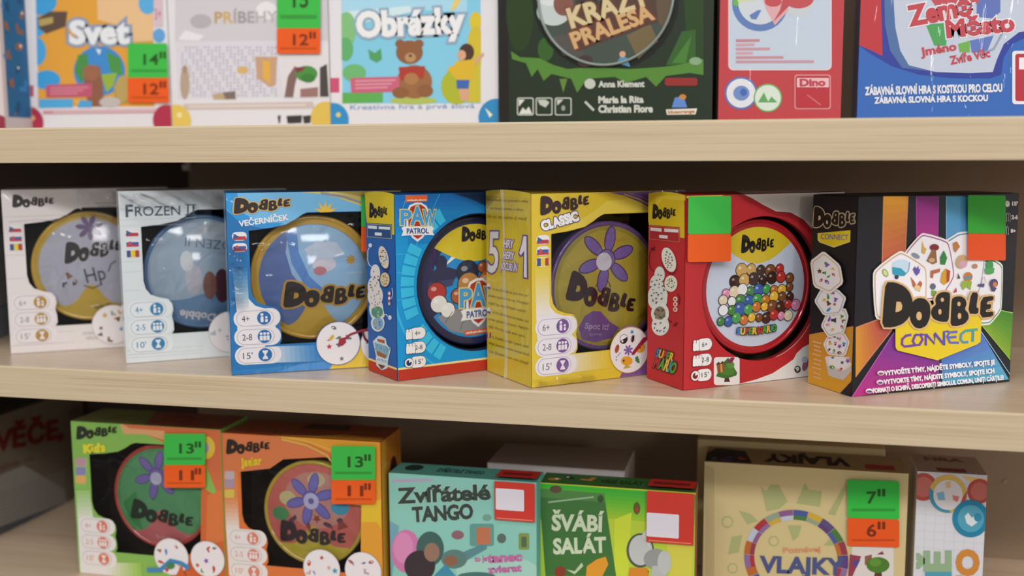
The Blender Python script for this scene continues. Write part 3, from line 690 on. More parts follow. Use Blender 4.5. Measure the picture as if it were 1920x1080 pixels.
A.poly([o(50, 96), o(63, 110), o(67, 118), o(76, 109), o(62, 104)], '#dfe2e8', 4)
A.ell(o(49, 101), 6, 7, '#252a4e', 4); A.poly([o(38, 92), o(45, 97), o(56, 97), o(68, 93), o(60, 82), o(36, 80)], '#252c52', 4); A.poly([o(36, 84), o(62, 86), o(60, 80), o(34, 76)], '#37406a', 5)
for u, v, r, c1 in ((44, 75, 10, '#a83236'), (46, 64, 9, '#d9d7d6'), (76, 91, 12, '#232a44'), (77, 80, 12, '#b07a44'), (66, 70, 8, '#a8563a'), (98, 82, 11, '#c46a2a'), (106, 72, 11, '#5a3f9c'), (55, 58, 8, '#dcdada'), (88, 70, 8, '#c79a66'), (92, 95, 6, '#a4532a')):
    A.ell(o(u, v), r, r*.95, '#20263a', 5); A.ell(o(u, v), r-.9, r*.95-.9, c1, 6); A.ell(o(u-r*.3, v+r*.3), r*.28, r*.2, mix(c1, '#ffffff', .45), 7)
A.poly([o(44, 52), o(60, 58), o(112, 58), o(126, 50), o(110, 38), o(84, 31), o(58, 38)], '#83858c', 5); A.line([o(60, 56), o(52, 46)], .7, '#5b5d66', 6); A.line([o(74, 56), o(68, 38)], .7, '#5b5d66', 6)
pups_logo(A, o(87, 62), 21, 10)
A.poly([o(72, 37), o(97, 37.5), o(96, 33), o(73, 32.5)], '#cf5a34', 8); A.text('nickelodeon', o(74, 34), o(95, 34.5), 2, '#f0e6dc', 9, bold=.03)
A.build('lid_print')

# yellow box with purple swoosh -----------------------------------------
B = winbox('yellow window box with purple corners and a big 5 and 1', -.1973, .0076, 0, .7187, WB, '#d2b62e', '#5a3a46', D=.0845, group='boxes on the middle shelf')
A = B.A; A.crop(890, 330, .37975)
A.poly([30+133j, 50+135.5j, 61+141j, 72+146.6j, 139+146.6j, 157.7+150j, 157.7+156j, 130+153j, 96+159j, 74+157j, 60+148j, 44+140j], '#d9c24a', 1)
A.poly([66+164.7j, 80+163.4j, 100+158.5j, 116+152.5j, 128+147j, 139+146.6j, 157.7+146.6j, 157.7+164.7j], '#c9ad3c', 1)
A.poly([76+164.7j, 92+161.5j, 110+155j, 122+149j, 132+147j, 157.7+151j, 157.7+164.7j], '#6d4a88', 2)
A.line([92+162.8j, 108+158j, 124+150.5j], 1.4, '#b79a6a', 3); A.line([96+163.8j, 112+159.6j, 132+151j], .9, '#8a6f9a', 3)
A.grad(2.6+105j, 16.8+105j, 17.5+62j, 4+62j, '#d2b62e', '#d9d2d2', 2, 12); A.poly([4+62.2j, 17+72j, 18.4+68j, 22.8+63j, 31+60j, 40+58.6j, 40+30j, 6+30j], '#d9d2d2', 1)
A.grad(30+9.5j, 30+25.6j, 80+25.2j, 80+9.5j, '#d9d2d2', '#d2b62e', 2, 12)
A.poly([89+.3j, 157.7+.3j, 157.7+44j, 120+43j, 106+30j], '#7a4f94', 3)
A.logo((322, 196), (566, 163), (316, 101), '#33191f', 6)
A.text('CLASSIC', (336, 268), (513, 217), 42, '#e6e3ea', 5, bold=.075, out='#5c3f66', ow=.07)
flags(A, ('cz', 'sk', 'ro'), y=126.2, dy=9.4); pictos(A, '#6f4a8c', ("6+", "2-8", "15'"), pale='#dad4d8', tcol='#6d6672', shade='#a99bb4')
A.ell(98.6+25.4j, 20.6, 20.6, '#7f5a9a', 7, a0=-40, a1=120); roundel(A, 138+24j, 20, 21, L=7); roundel(A, 98.8+24.1j, 20.3, 8, L=11, n=1, edge='#c9a93a')
c = 98.8+24.1j
A.ell(c+complex(-6.5, 10.5), 4.3, 4.3, '#2a2228', 14); A.ell(c+complex(-6.5, 10.5), 3.9, 3.9, '#e6e2e2', 15); A.ell(c+complex(-6.5, 10.5), 3.9, 3.9, '#2a2228', 16, a0=200, a1=385); A.ell(c+complex(-8, 8.6), 1.0, 1.0, '#e6e2e2', 17)
A.ell(c+complex(3.2, 10), 1.6, 3.4, '#3a2030', 14, rot=-.2)
for k in (-1, 0, 1):
    A.line([c+complex(.8, 10+k*2), c+complex(5.8, 10.4+k*2)], .35, '#3a2030', 13)
A.ell(c+complex(-13.4, 2.4), 2.1, 4, '#a04a2c', 14, rot=-.3); bloom(A, c+complex(-1.5, 0), 4.6, '#7a5aa4', '#5f5a9a', 13)
A.poly([c+complex(1.5, -4.6), c+complex(3.2, -1.4), c+complex(14, 10), c+complex(19, 11), c+complex(19.4, 8.6), c+complex(9, 0), c+complex(4.6, -4.5)], '#9c1f38', 18)
A.ell(c+complex(-3, -9.5), 6.2, 4.2, '#d79b2a', 14, rot=-.2); A.poly([c+complex(-4, -13), c+complex(2, -15.6), c+complex(-7, -16.4)], '#b5a03a', 14); A.ell(c+complex(-6.4, -9), 1, 1, '#3a2a1a', 16)
A.ell(c+complex(12, .6), 5, 3.8, '#d9972a', 14, rot=.5); A.ell(c+complex(11, 1), .8, .8, '#5a2a1a', 16); A.poly([c+complex(6, -7), c+complex(8.6, -6), c+complex(10, -9), c+complex(11, -13), c+complex(8, -12), c+complex(6, -10)], '#3f7a4a', 14)
for a, b_ in ((-10.5, -2), (-14, -5), (-14, -7.6), (-12, -3.6)): A.ell(c+complex(a, b_), .7, .9, '#7f9fc4', 14)
A.build('front_panel')
P = B.face('left'); P.poly([.2+.2j, 84.3+.2j, 84.3+164.8j, .2+164.8j], '#d0b42c', 0)
P.crop(905, 355, 100/600)
gr = '#8a7a24'
P.poly([(32, 30), (228, 22), (150, 110), (60, 210), (34, 230)], '#b59a3a', 1)  # shelf's cast shadow painted as a darker wedge
P.text('Pozorovacia hra, postreh a reflex', (45, 128), (515, 148), 30, gr, 3); P.text('na rozvoj postrehu a reflexu', (90, 222), (455, 242), 28, gr, 3); P.text('Un joc de atenție și viteză', (55, 318), (495, 345), 32, gr, 3)
P.text('5', (62, 925), (172, 925), 440, '#e2dfe6', 5, bold=.015, out='#6a4a86', ow=.028, up=complex(16, -440))
P.poly([(452, 508), (510, 515), (516, 1012), (455, 1000), (462, 740), (428, 765), (402, 725), (436, 610)], '#6a4a86', 5); P.poly([(466, 524), (498, 530), (502, 996), (468, 986), (474, 690), (434, 742), (416, 718), (448, 615)], '#e2dfe6', 6)
for t, a, b_, h in (('HRY', (240, 652), (345, 662), 88), ('HERY', (230, 775), (350, 790), 78), ('JOCURI ÎN', (205, 895), (385, 925), 78)): P.text(t, a, b_, h, '#dcd6e2', 5, bold=.03, out='#7a5a9a', ow=.07)
P.crop(905, 530, 100/568)
for t, a, b_ in (('V tie Dobble je pet tém, pr', (105, 78), (482, 150), ), ('jeden symbol na tej. Dokážeš', (62, 145), (485, 235)), ('nájsť ho najrýchlejšie vyhráš!', (66, 225), (460, 318)), ('V hre Dobble je len jeden, kto', (105, 325), (490, 425)), ('jeden symbol na karte. Najrých-', (62, 395), (492, 505)), ('lejší. Kto ho najde skôr vyhrá', (66, 475), (450, 585)),
                 ('În Dobble există 5 jocuri, toate', (100, 590), (492, 695)), ('alege jetoane pentru cartea două', (66, 648), (492, 780)), ('Cel. Dobble joaca cine câștigă', (66, 738), (482, 870))): P.text(t, a, b_, 27, '#857324', 3)
for y in (40, 300): P.ell((68, y), 20, 36, '#dcd6d2', 4); P.poly([(50, y), (86, y+6), (80, y+30), (56, y+24)], '#5a3f62', 5)
for x, c1 in ((48, '#b0523a'), (62, '#d9c9a0'), (76, '#8a3030')): P.poly([(x, 530), (x+13, 533), (x+13, 590), (x, 586)], c1, 4)
P.build('side_panel'); tuck_lip(B, '#d0b63a')
P = B.face('top'); P.rr(.5+.5j, 157+83j, .5, '#c2a732', 0); P.build('top_panel')
wm = bpy.data.materials.new('wrap_seam'); wm.use_nodes = True; nb = wm.node_tree.nodes['Principled BSDF']; nb.inputs['Base Color'].default_value = (.86, .84, .78, 1); nb.inputs['Alpha'].default_value = .24; nb.inputs['Roughness'].default_value = .15
bm = bmesh.new(); rows = []
for k in range(25):
    t = k/24; zz = -.0002+t*.1668; yy = .0845/2-.0845*(.46-.06*t+.012*math.sin(9*t)); wd = .0016+.0032*abs(math.sin(3.1*t+.4)); out_ = .0006+.0016*(abs(t-.5)*2)**6
    rows.append([bm.verts.new((-WB/2-.0006-(.0004 if j != 1 else out_+.0006), yy+(j-1)*wd*.8, zz+.0006)) for j in range(3)])
for a, b_ in zip(rows, rows[1:]):
    for j in range(2): bm.faces.new((a[j], a[j+1], b_[j+1], b_[j]))
me = bpy.data.meshes.new('wrap_seam'); bm.to_mesh(me); bm.free(); me.materials.append(wm); o_ = link('wrap_seam', me, B.root); o_['label'] = 'whitish crease of the clear shrink wrap'
crinkle(B, .002, .06, .001, .008, 9, .0010)
A = tin('round tin with an olive-yellow lid and purple rim inside the yellow box', B, 79+82j, .0575, '#6d5088', '#a8973a', depth=.006, group='tins inside the boxes')
o = A.off
A.ell(A.C, 49.5, 49.5, '#bfaa3a', 1, n=72)
bloom(A, o(78, 106), 27, '#8168b0', '#4f3a68', 4, 6); A.ell(o(75, 104), 8, 8, '#dfdce6', 9)
A.line([o(70, 88), o(66, 82), o(72, 85), o(80, 86), o(82, 81)], 1.0, '#4a3040', 4)
A.logo(o(36, 73), o(106, 50.5), o(41, 99), '#35191e', 6)
A.poly([o(50, 47), o(56, 57), o(64, 61), o(72, 60), o(82, 50), o(92, 44), o(84, 35), o(68, 32.6), o(54, 36)], '#7a5696', 3)
A.text('Spot it!', o(56, 46), o(80, 43), 5, '#b9a0c8', 6, bold=.03); A.text('game', o(61, 39.5), o(73, 38.5), 2.6, '#b9a0c8', 6)
A.build('lid_print')

# red box ------------------------------------------------------------------
B = Carton('red box with a round opening and blank green and orange labels', -.0706, .0248, 0, .6705, .1673, .1634, .0568, kind='card', group='boxes on the middle shelf')
W_, H_ = 167.3, 163.4
B.shell('#b0272c', '#6a5a48'); A = B.face('front'); c0 = 79.5+81.5j
circ = [c0+62.7*cmath.exp(1j*2*math.pi*k/72) for k in range(72)]
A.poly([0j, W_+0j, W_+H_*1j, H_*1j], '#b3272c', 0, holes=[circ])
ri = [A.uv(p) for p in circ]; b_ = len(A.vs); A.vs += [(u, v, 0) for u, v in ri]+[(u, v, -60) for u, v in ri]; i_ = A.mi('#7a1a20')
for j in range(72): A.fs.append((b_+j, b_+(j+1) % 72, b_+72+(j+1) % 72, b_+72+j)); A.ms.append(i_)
A.ring(c0, 62.7, 63.3, '#d8a89a', 2, -75, 15)
A.crop(1190, 340, .37975)
A.poly([.2+161.2j, 34+161.2j, 37+163.2j, .2+163.2j], '#d9b63a', 2)
A.poly([58+163.2j, 66+160j, 78+154j, 92+148j, 108+146.5j, 122+140j, 136+128j, 150+112j, 167+98j, 167+163.2j], '#cbc4be', 2)
A.poly([52+163.2j, 58+163.2j, 66+160j, 78+154j, 92+148j, 108+146.5j, 122+140j, 136+128j, 150+112j, 167+98j, 167+94j, 150+108j, 134+124j, 120+136j, 106+143j, 90+145j, 76+151j, 62+157j], '#9c1f26', 3)
A.poly([(512, 1003), (600, 980), (680, 950), (745, 908), (785, 880), (800, 850), (830, 822), (862, 805), 167.1+32j, 167.1+.2j, 53+.2j], '#dcd8d4', 2)
A.line([(512, 1002), (600, 979), (680, 949), (745, 907), (785, 879), (800, 849), (830, 821), (862, 804)], 3, '#e8cfc8', 3)
A.ell((803, 928), 16, 18, '#3a3434', 4); A.text('9', (795, 938), (811, 936), 20, '#dcd8d4', 5, bold=.03); A.ell((842, 905), 14, 32, '#8a5a7a', 4, rot=.3); A.ell((838, 880), 15, 16, '#a9b4cc', 5)
A.rr((390, 868), (517, 1006), 14, '#e0dad6', 4)
A.poly([(400, 962), (420, 920), (412, 918), (435, 895), (460, 870), (480, 895), (490, 920), (505, 945), (500, 958), (470, 968), (440, 972)], '#3f6a2c', 6); A.ell((455, 935), 40, 22, '#4a7a32', 7); A.ell((470, 905), 20, 18, '#58883a', 8)
A.poly([(445, 965), (462, 965), (470, 990), (440, 990)], '#4a2f24', 5); A.poly([(403, 905), (440, 895), (444, 935), (408, 945)], '#8a4f2c', 8); A.poly([(420, 900), (428, 898), (432, 940), (422, 942)], '#c99a4a', 9); A.poly([(398, 905), (412, 890), (420, 898), (432, 886), (440, 898)], '#4a2a24', 9)
A.poly([(450, 898), (475, 868), (492, 870), (478, 895)], '#7a2a4a', 9); A.ell((492, 880), 4, 4, '#dcd8d4', 10)
people(A, '#7a1d20', ('6+', '2-8', "15'"), (37.8, 24.6, 11.6), 8.6, 28, 11)
A.build('front_panel')
B.price(A, ((251, 74), (465, 397)), .575, tilt=-3)
P = B.face('left'); P.crop(1205, 380, 90/540)
P.poly([.2+.2j, 56.6+.2j, 56.6+163.2j, .2+163.2j], '#b8292e', 0)
P.poly([(52, -92), (470, -84), (474, 398), (425, 394), (420, 275), (75, 250), (62, 190)], '#d3b622', 3); P.poly([(150, -60), (300, -80), (470, -84), (470, -20), (230, -40), (160, 40), (150, 60)], '#dcc238', 4)
P.logo((113, 182), (376, 190), (113, 12), '#1a1513', 6)
P.poly([(76, 256), (415, 286), (420, 300), (418, 444), (395, 444), (80, 410)], '#cf7a5a', 4); P.poly([(82, 262), (409, 291), (413, 438), (395, 438), (86, 404)], '#a92830', 5)
for q in (((92, 278), (218, 288), (218, 328), (92, 314)), ((248, 290), (406, 302), (406, 336), (248, 326)), ((190, 362), (286, 370), (286, 406), (190, 396))): P.poly(q, '#e6d9da', 6)
P.text('x5', (98, 532), (138, 536), 36, '#5a1218', 5, bold=.05); P.line([(90, 545), (78, 600), (76, 680), (92, 740), (130, 775)], 8, '#5a1218', 5)
P.ell((300, 662), 84, 152, '#8f1a24', 5, rot=-.3); P.ell((300, 642), 74, 142, '#e3dfd2', 6, rot=-.3); P.ell((322, 910), 72, 92, '#e0dccb', 6)
DM = ['#3a3a3a', '#6a3a34', '#3f6a44', '#8a8f4a', '#8a5a4a', '#44586a']
P.doodles((300, 645), 45, 100, 16, 7, 13, DM, 5); P.doodles((322, 910), 44, 62, 12, 7, 12, DM, 6)
for cx, cy, rx, ry in ((195, 810, 58, 92), (160, 930, 78, 120), (175, 1040, 110, 120)): P.ell((cx, cy), rx, ry, '#d9dbd4', 5)
P.doodles((170, 950), 80, 190, 22, 7, 15, ['#5a5050', '#5a8a6a', '#7a5a5a', '#4a4a58'], 9)
P.crop(1205, 550, 90/525)
P.ell((168, 70), 105, 120, '#d9dbd4', 5); P.ell((195, 220), 98, 120, '#e0e0d8', 6); P.ell((195, 215), 62, 72, '#8a7f6a', 8); P.doodles((195, 215), 60, 70, 9, 9, 18, DM, 6); P.ell((198, 350), 96, 112, '#dadfd4', 5); P.ell((198, 352), 80, 88, '#e6e4da', 6); P.doodles((198, 370), 70, 60, 7, 7, 18, ['#3a6a4a', '#6a5a9a', '#5a5a5a'], 3)
for y in (62, 118, 176): P.ell((362, y), 24, 26, '#e0cfc4', 5); P.ell((360, y), 12, 14, '#b0503a', 6)
P.line([(385, 0), (412, 60), (400, 120)], 8, '#5a1218', 5); P.line([(290, 320), (300, 298), (312, 300), (325, 320)], 8, '#5a1218', 6); P.text('x7', (342, 355), (378, 360), 40, '#5a1218', 5, bold=.04)
SM = ['#2f7ac0', '#d9b23a', '#a8333a', '#4a8a34', '#d9b23a']
P.text('SUPER', (146, 690), (330, 742), 84, '#fff', 7, bold=.05, out='#3a1a20', ow=.07, cols=SM); P.text('MARIO', (122, 800), (352, 876), 112, '#fff', 7, bold=.05, out='#3a1a20', ow=.07, cols=['#a8333a', '#4a9a3a', '#d9b23a', '#2f8ac0', '#4a9a3a'])
P.build('side_panel'); tuck_lip(B, '#d3b826')
P = B.face('top'); P.rr(.5+.5j, 166+55.8j, .5, '#9a2228', 0); P.poly([58+.6j, 166.6+.6j, 166.6+56j, 90+56j], '#c4bdb6', 1); P.build('top_panel')
A = tin('round tin with a red rim and pale lid with coloured balls, inside the red box', B, 78.6+82.5j, .0592, '#a81d26', '#aa2028', depth=.0065, dome=.001, face_r=.056, group='tins inside the boxes')
o = A.off
A.ell(A.C, 52.2, 52.2, '#c3cbdb', 1, n=72)
lens(A, 52.2, 46, 134, 17, '#d2b72a', 3)
A.logo(o(61, 112.5), o(96, 112.5), o(61, 128.5), '#19140f', 5)
BC = ['#b5332f', '#3f7f3a', '#e0b23a', '#d889ac', '#2f57a0', '#7a4a2a', '#d9c7a8', '#3f9a4a', '#4a2a1e', '#dfe0e2', '#c2702c']
rnd = random.Random(11)
rows_ = ((56, 41, 117, 10, 6.2), (64, 39, 121, 10, 6.6), (72, 43, 119, 9, 6.8), (80, 46, 118, 9, 6.8), (89, 50, 114, 7, 7), (97, 62, 108, 5, 7))
for v, u0, u1, n, r in reversed(rows_):
    for k in range(n):
        c1 = BC[(k*3+int(v)) % len(BC)] if v < 85 else rnd.choice(['#3a2219', '#3a2219', '#b5332f', '#c9a05a', '#7a4a2a'])
        u = u0+(u1-u0)*(k+.5*((v//9) % 2))/(n-.5); rr_ = r*rnd.uniform(.65, .95); lv = 4+int((100-v)/9)*3; vv = v+rnd.uniform(-1.5, 1.5)
        A.ell(o(u, vv), rr_, rr_, '#241c1c', lv+2*(k % 2)*0, n=18); A.ell(o(u, vv), rr_-.6, rr_-.6, c1, lv+1, n=18); A.ell(o(u-rr_*.3, vv+rr_*.3), rr_*.25, rr_*.2, mix(c1, '#ffffff', .5), lv+2, n=10)
A.text('SUPER', o(57.6, 42.6), o(78.2, 41.6), 5.4, '#fff', 24, bold=.06, out='#2a2424', ow=.07, cols=SM); A.text('MARIO', o(80, 41.6), o(100, 42.8), 5.4, '#fff', 24, bold=.06, out='#2a2424', ow=.07, cols=['#b5332f', '#4a9a3a', '#d9b23a', '#2f7ac0', '#4a9a3a'])
A.build('lid_print')

# black box with coloured beams -----------------------------------------
B = Carton('black box with rainbow beams and white many-sided cards, rightmost in the middle row', .0653, .03, 0, .5842, .1641, .1628, .0591, kind='card', group='boxes on the middle shelf')
W_, H_ = 164.1, 162.8
B.solid('#110f15'); A = B.face('front'); A.poly([0j, W_+0j, W_+H_*1j, H_*1j], '#100e14', 0)
A.crop(1490, 340, .38879)
def beam(p, ca, cb, edge, L=1, n=8):
    A.grad(*p, ca, cb, L, n); A.line([p[0], p[3]], 3.0, edge, L+2); A.line([p[1], p[2]], 3.0, edge, L+2)
beam([(428, 72), (546, 72), (532, 360), (420, 420)], '#c98e22', '#b0503e', '#cf8a6a')
beam([(585, 72), (692, 72), (690, 290), (586, 290)], '#7a1f6e', '#a82a80', '#a5489a')
beam([(730, 72), (840, 72), (840, 300), (730, 300)], '#3f8fb0', '#5a90c4', '#86bcd6')
A.grad((412, 662), (470, 714), (293, 946), (294, 705), '#a63f42', '#c98a26', 2, 10)
A.line([(296, 704), (412, 662)], 3.5, '#cf8a6a', 4)
A.line([(468, 716), (300, 930)], 3.5, '#cf8a6a', 4)
A.grad((478, 730), (690, 850), (695, 975), (275, 1040), '#6a2f8a', '#b02a78', 3, 8); A.line([(478, 728), (275, 1040)], 3, '#b86ab8', 5); A.line([(692, 850), (690, 990)], 3, '#b04a9a', 5)
A.grad((892, 715), (708, 850), (712, 985), (1032, 955), '#4f62b4', '#4fa6bc', 3, 8); A.line([(894, 718), (1036, 930)], 3, '#9ac4e0', 5); A.line([(708, 850), (712, 985)], 3, '#5a8ac4', 5)
A.poly([(690, 850), (708, 850), (712, 988), (690, 990)], '#1d2a3a', 4)
A.grad((945, 612), (1052, 632), (1038, 858), (895, 690), '#3f7f24', '#7f9f2a', 3, 8); A.line([(945, 612), (1050, 634)], 3.5, '#a6cf6a', 5); A.line([(897, 690), (1038, 860)], 3.5, '#8fb84a', 5)
# cards
A.crop(1630, 420, 270/1920)
def card(pts, edge, L):
    P_ = [complex(*p) for p in pts]; c_ = sum(P_)/len(P_)
    for f, cl, l in ((1.0, '#e3ddd6', L), (.95, edge, L+1), (.915, '#e2dfe2', L+2)):
        q = [(c_+(z-c_)*f) for z in P_]; q = [(z.real, z.imag) for z in q]; A.poly(chaikin(chaikin(q, 1, .1), 1, .25), cl, l)
card([(1420, 480), (1660, 460), (1780, 540), (1760, 1160), (1600, 1350), (1300, 1350), (1150, 900)], '#3f8a5a', 6)
card([(1180, 105), (1420, 90), (1560, 300), (1500, 800), (1330, 1300), (950, 1250), (880, 300)], '#3f8aa8', 9)
card([(690, 105), (1065, 215), (1150, 700), (960, 1000), (560, 1050), (380, 760), (460, 370)], '#94408a', 12)
card([(405, 335), (770, 560), (760, 1150), (400, 1350), (60, 1270), (25, 620)], '#c09a7a', 15)
D_ = lambda c_, r, n, sd, L, pal=PAL: A.doodles(c_, r, r*1.05, n, L, 46, pal, sd)
A.ell((195, 650), 38, 58, '#8f9a4a', 20, rot=-.5); A.ell((195, 650), 24, 42, '#c9cf8a', 21, rot=-.5)
A.poly([(285, 570), (410, 590), (470, 650), (440, 690), (330, 690), (290, 660)], '#2f93ae', 20); A.poly([(285, 560), (290, 510), (380, 470), (470, 475), (520, 520), (510, 620), (470, 650), (410, 590)], '#bccfe0', 20); A.ell((345, 705), 28, 28, '#2a2f44', 21); A.line([(520, 505), (505, 620), (440, 690)], 10, '#5f86a8', 22)
A.poly([(560, 600), (590, 560), (610, 590), (640, 550), (640, 600), (665, 590), (650, 650), (610, 690), (580, 650)], '#5f4f9a', 20)
A.poly([(530, 700), (590, 770), (610, 820), (660, 750), (690, 790), (650, 900), (560, 830), (540, 740)], '#b0603a', 20); A.ell((625, 850), 45, 36, '#d9b98a', 21, rot=.5)
A.ell((850, 310), 62, 45, '#7a2030', 20); A.poly([(820, 340), (870, 345), (885, 510), (830, 535), (745, 490)], '#8a6040', 20); A.ell((815, 480), 42, 30, '#c09a70', 21); A.poly([(690, 220), (710, 300), (745, 330), (720, 400), (680, 380)], '#c9a24a', 20); A.poly([(975, 350), (1000, 400), (1020, 450), (990, 540), (930, 535), (925, 440)], '#2f7a3a', 20); A.ell((600, 420), 60, 30, '#7d8796', 20, rot=.5)
A.poly([(800, 620), (930, 590), (920, 640), (840, 660), (830, 720), (795, 710)], '#b0623a', 20); A.poly([(1000, 590), (1060, 620), (1050, 760), (980, 810), (930, 770), (950, 650)], '#c9942a', 20); A.poly([(1010, 600), (1060, 625), (1045, 750), (1010, 790)], '#a8402a', 21); A.ell((830, 830), 38, 42, '#5a6272', 20); A.poly([(810, 880), (880, 890), (850, 960), (810, 950)], '#6f9a3a', 20)
A.poly([(1100, 250), (1150, 230), (1190, 300), (1130, 380), (1105, 330)], '#b0743a', 20); A.ell((1215, 500), 75, 95, '#c09a70', 20, rot=.4); A.ell((1230, 535), 55, 45, '#c79ab4', 21); A.ell((1390, 560), 36, 32, '#b0805a', 20); A.ell((1300, 700), 58, 62, '#c2702c', 20); A.ell((1300, 710), 56, 22, '#5a8a9a', 21, rot=-.2); A.poly([(1230, 750), (1350, 760), (1330, 880), (1280, 830), (1230, 880), (1200, 800)], '#8fa83a', 20); A.poly([(1140, 840), (1150, 900), (1100, 920)], '#a83a3a', 20); A.poly([(1165, 650), (1195, 720), (1160, 730)], '#2f4a4a', 20)
A.ell((1585, 545), 50, 60, '#3f8f4a', 20); A.poly([(1520, 590), (1650, 580), (1640, 650), (1590, 670), (1530, 660)], '#4a9a55', 20); A.poly([(1430, 800), (1520, 790), (1510, 840), (1430, 830)], '#5a4a78', 20); A.line([(1480, 790), (1490, 710), (1520, 700), (1535, 780)], 8, '#c79ab0', 20); A.ell((1640, 790), 55, 62, '#4a3f6a', 20, rot=.3); A.ell((1655, 805), 30, 36, '#c07a44', 21); A.poly([(1600, 840), (1680, 850), (1650, 900), (1610, 890)], '#4a4068', 20)
A.crop(1610, 530, 300/1543)
A.poly([(340, 300), (1172, 300), (1160, 565), (1130, 590), (745, 745), (360, 650), (340, 620)], '#d8bd1e', 24)
CN = lambda pts, c_: A.line(pts, 24, c_, 27)
CN([(492, 498), (440, 508), (405, 540), (400, 590), (425, 612), (480, 606), (530, 598)], '#6a3f96'); CN([(530, 498), (580, 500), (600, 545), (570, 595), (530, 600), (505, 560), (530, 498)], '#64409a'); CN([(575, 495), (630, 500), (630, 602)], '#5f3f9c'); CN([(630, 492), (715, 585), (715, 495)], '#5a409e'); CN([(715, 482), (800, 588)], '#5546a4'); CN([(806, 600), (806, 470), (850, 466)], '#524fa8')
CN([(935, 470), (860, 475), (835, 515), (865, 575), (950, 575)], '#5a62b4'); CN([(850, 525), (925, 518)], '#5a62b4'); CN([(1090, 455), (1010, 462), (970, 495), (965, 545), (990, 572), (1040, 568)], '#4f8aa8'); CN([(1015, 460), (1130, 447)], '#4f9a7a'); CN([(1085, 455), (1082, 565)], '#4a8a9a')
A.logo((203, 433), (1283, 433), (203, -8), '#15100e', 30, out='#cfa873', ow=.017)
WT = '#e6e0e6'
A.text('VYTVOŘTE TÝMY, NÁJDĚTE SYMBOLY, SPOJTE JE', (238, 890), (1298, 782), 42, WT, 24, bold=.05); A.text('VYTVORTE TÍMY, NÁJDITE SYMBOLY, SPOJTE ICH', (232, 975), (1292, 866), 42, WT, 24, bold=.05); A.text('FORMAȚI O ECHIPĂ, DESCOPERIȚI SIMBOLUL COMUN, UNIȚI CĂRȚILE!', (125, 1058), (1380, 930), 40, WT, 24, bold=.05)
for x, y, f in ((200, 868, ('#e6e0e0', '#b0404a', '#3a5490')), (192, 956, ('#e0dce0', '#3a5490', '#b0404a')), (88, 1040, ('#d9c24a', '#3a4a8c', '#a5392f'))):
    A.ell((x, y), 34, 22, '#e6e0e6', 24); A.ell((x, y+5), 26, 12, f[1], 25); A.ell((x-10, y+2), 10, 9, f[2], 26)
A.crop(1490, 340, .38879)
A.ell((1017, 108), 15, 19, '#4a4448', 24); A.ell((1017, 108), 11, 14, '#d8d2d0', 25); A.line([(1017, 108), (1020, 98)], 2.4, '#3a3438', 26)
A.text("15'", (1040, 115), (1066, 116), 17, '#d8d2d0', 24, bold=.06); A.text('2-6', (1038, 181), (1066, 181), 18, '#d8d2d0', 24, bold=.06); A.text('8+', (1034, 246), (1056, 246), 16, '#d8d2d0', 24, bold=.05)
for y, n in ((172, 3), (236, 2)):
    for k in range(n): A.line([(1004+k*9, y+22), (1004+k*9, y-14), (1009+k*9, y-20), (1013+k*9, y-14), (1013+k*9, y+22)], 2.2, '#b9b2b0', 24)
A.build('front_panel')
B.price(A, ((822, 66), (1004, 378)), .588, col=('#2f9a2c', '#d84c16'), tilt=2)
P = B.face('left'); P.crop(1490, 340, .38879)
P.poly([.1+.1j, 59+.1j, 59+162.6j, .1+162.6j], '#0e0d14', 0)
P.grad((70, 742), (293, 700), (270, 1045), (58, 980), '#c2862a', '#d09a24', 1, 6); P.line([(72, 740), (293, 698)], 3, '#cf8a5a', 3)
P.poly([(293, 940), (220, 1020), (265, 1042), (285, 1046), (293, 1000)], '#1d1626', 3); P.line([(292, 942), (218, 1022)], 3, '#cf8a4a', 4)
P.poly([(116, 250), (268, 236), (266, 290), (190, 315), (125, 292), (116, 280)], '#d8bd1e', 4); P.poly([(112, 250), (270, 236), (268, 292), (190, 319), (121, 294), (112, 282)], '#e0d088', 3)
P.logo((92, 222), (294, 226), (92, 122), '#14100e', 8, out='#b9a888', ow=.02)
P.text('CONNECT', (128, 278), (260, 284), 26, '#5a56a8', 6, bold=.0)
P.crop(1510, 440, 110/424)
def hexa(pts, edge, L, n, sd):
    P_ = [complex(*p) for p in pts]; c_ = sum(P_)/len(P_)
    for f, cl, l in ((1., '#e3dbd2', L), (.88, edge, L+1), (.84, '#e0dcdc', L+2)):
        P.poly(chaikin([((c_+(z-c_)*f).real, (c_+(z-c_)*f).imag) for z in P_], 1, .1), cl, l)
    P.doodles((c_.real, c_.imag), 62, 66, n+2, L+3, 19, PAL, sd)
P.poly([(142, 890), (320, 880), (335, 985), (275, 1052), (170, 1020)], '#bdb6b4', 3)
hexa([(145, 880), (255, 870), (322, 900), (335, 945), (275, 985), (165, 950)], '#c9b4a8', 4, 4, 31)
hexa([(165, 735), (285, 705), (328, 775), (295, 878), (170, 868), (133, 790)], '#b07a9a', 10, 8, 32)
hexa([(165, 560), (300, 530), (322, 590), (290, 715), (175, 745), (120, 660)], '#7a9a7a', 16, 6, 33)
hexa([(125, 390), (250, 395), (310, 455), (268, 575), (145, 585), (75, 480)], '#5a9ac0', 22, 8, 34)
hexa([(148, 115), (270, 220), (292, 350), (195, 430), (75, 375), (50, 190)], '#c09a80', 28, 8, 35)
for k in range(9):
    y = 770+k*30+(8 if k > 3 else 0)+(8 if k > 6 else 0); P.line([(62 if k % 3 else 52, y), (118-6*(k % 2), y+17)], 12, '#d9a87a', 4)
P.build('side_panel')
P = B.face('top'); P.rr(.5+.5j, 163+58j, .5, '#1b181f', 0); P.build('top_panel')

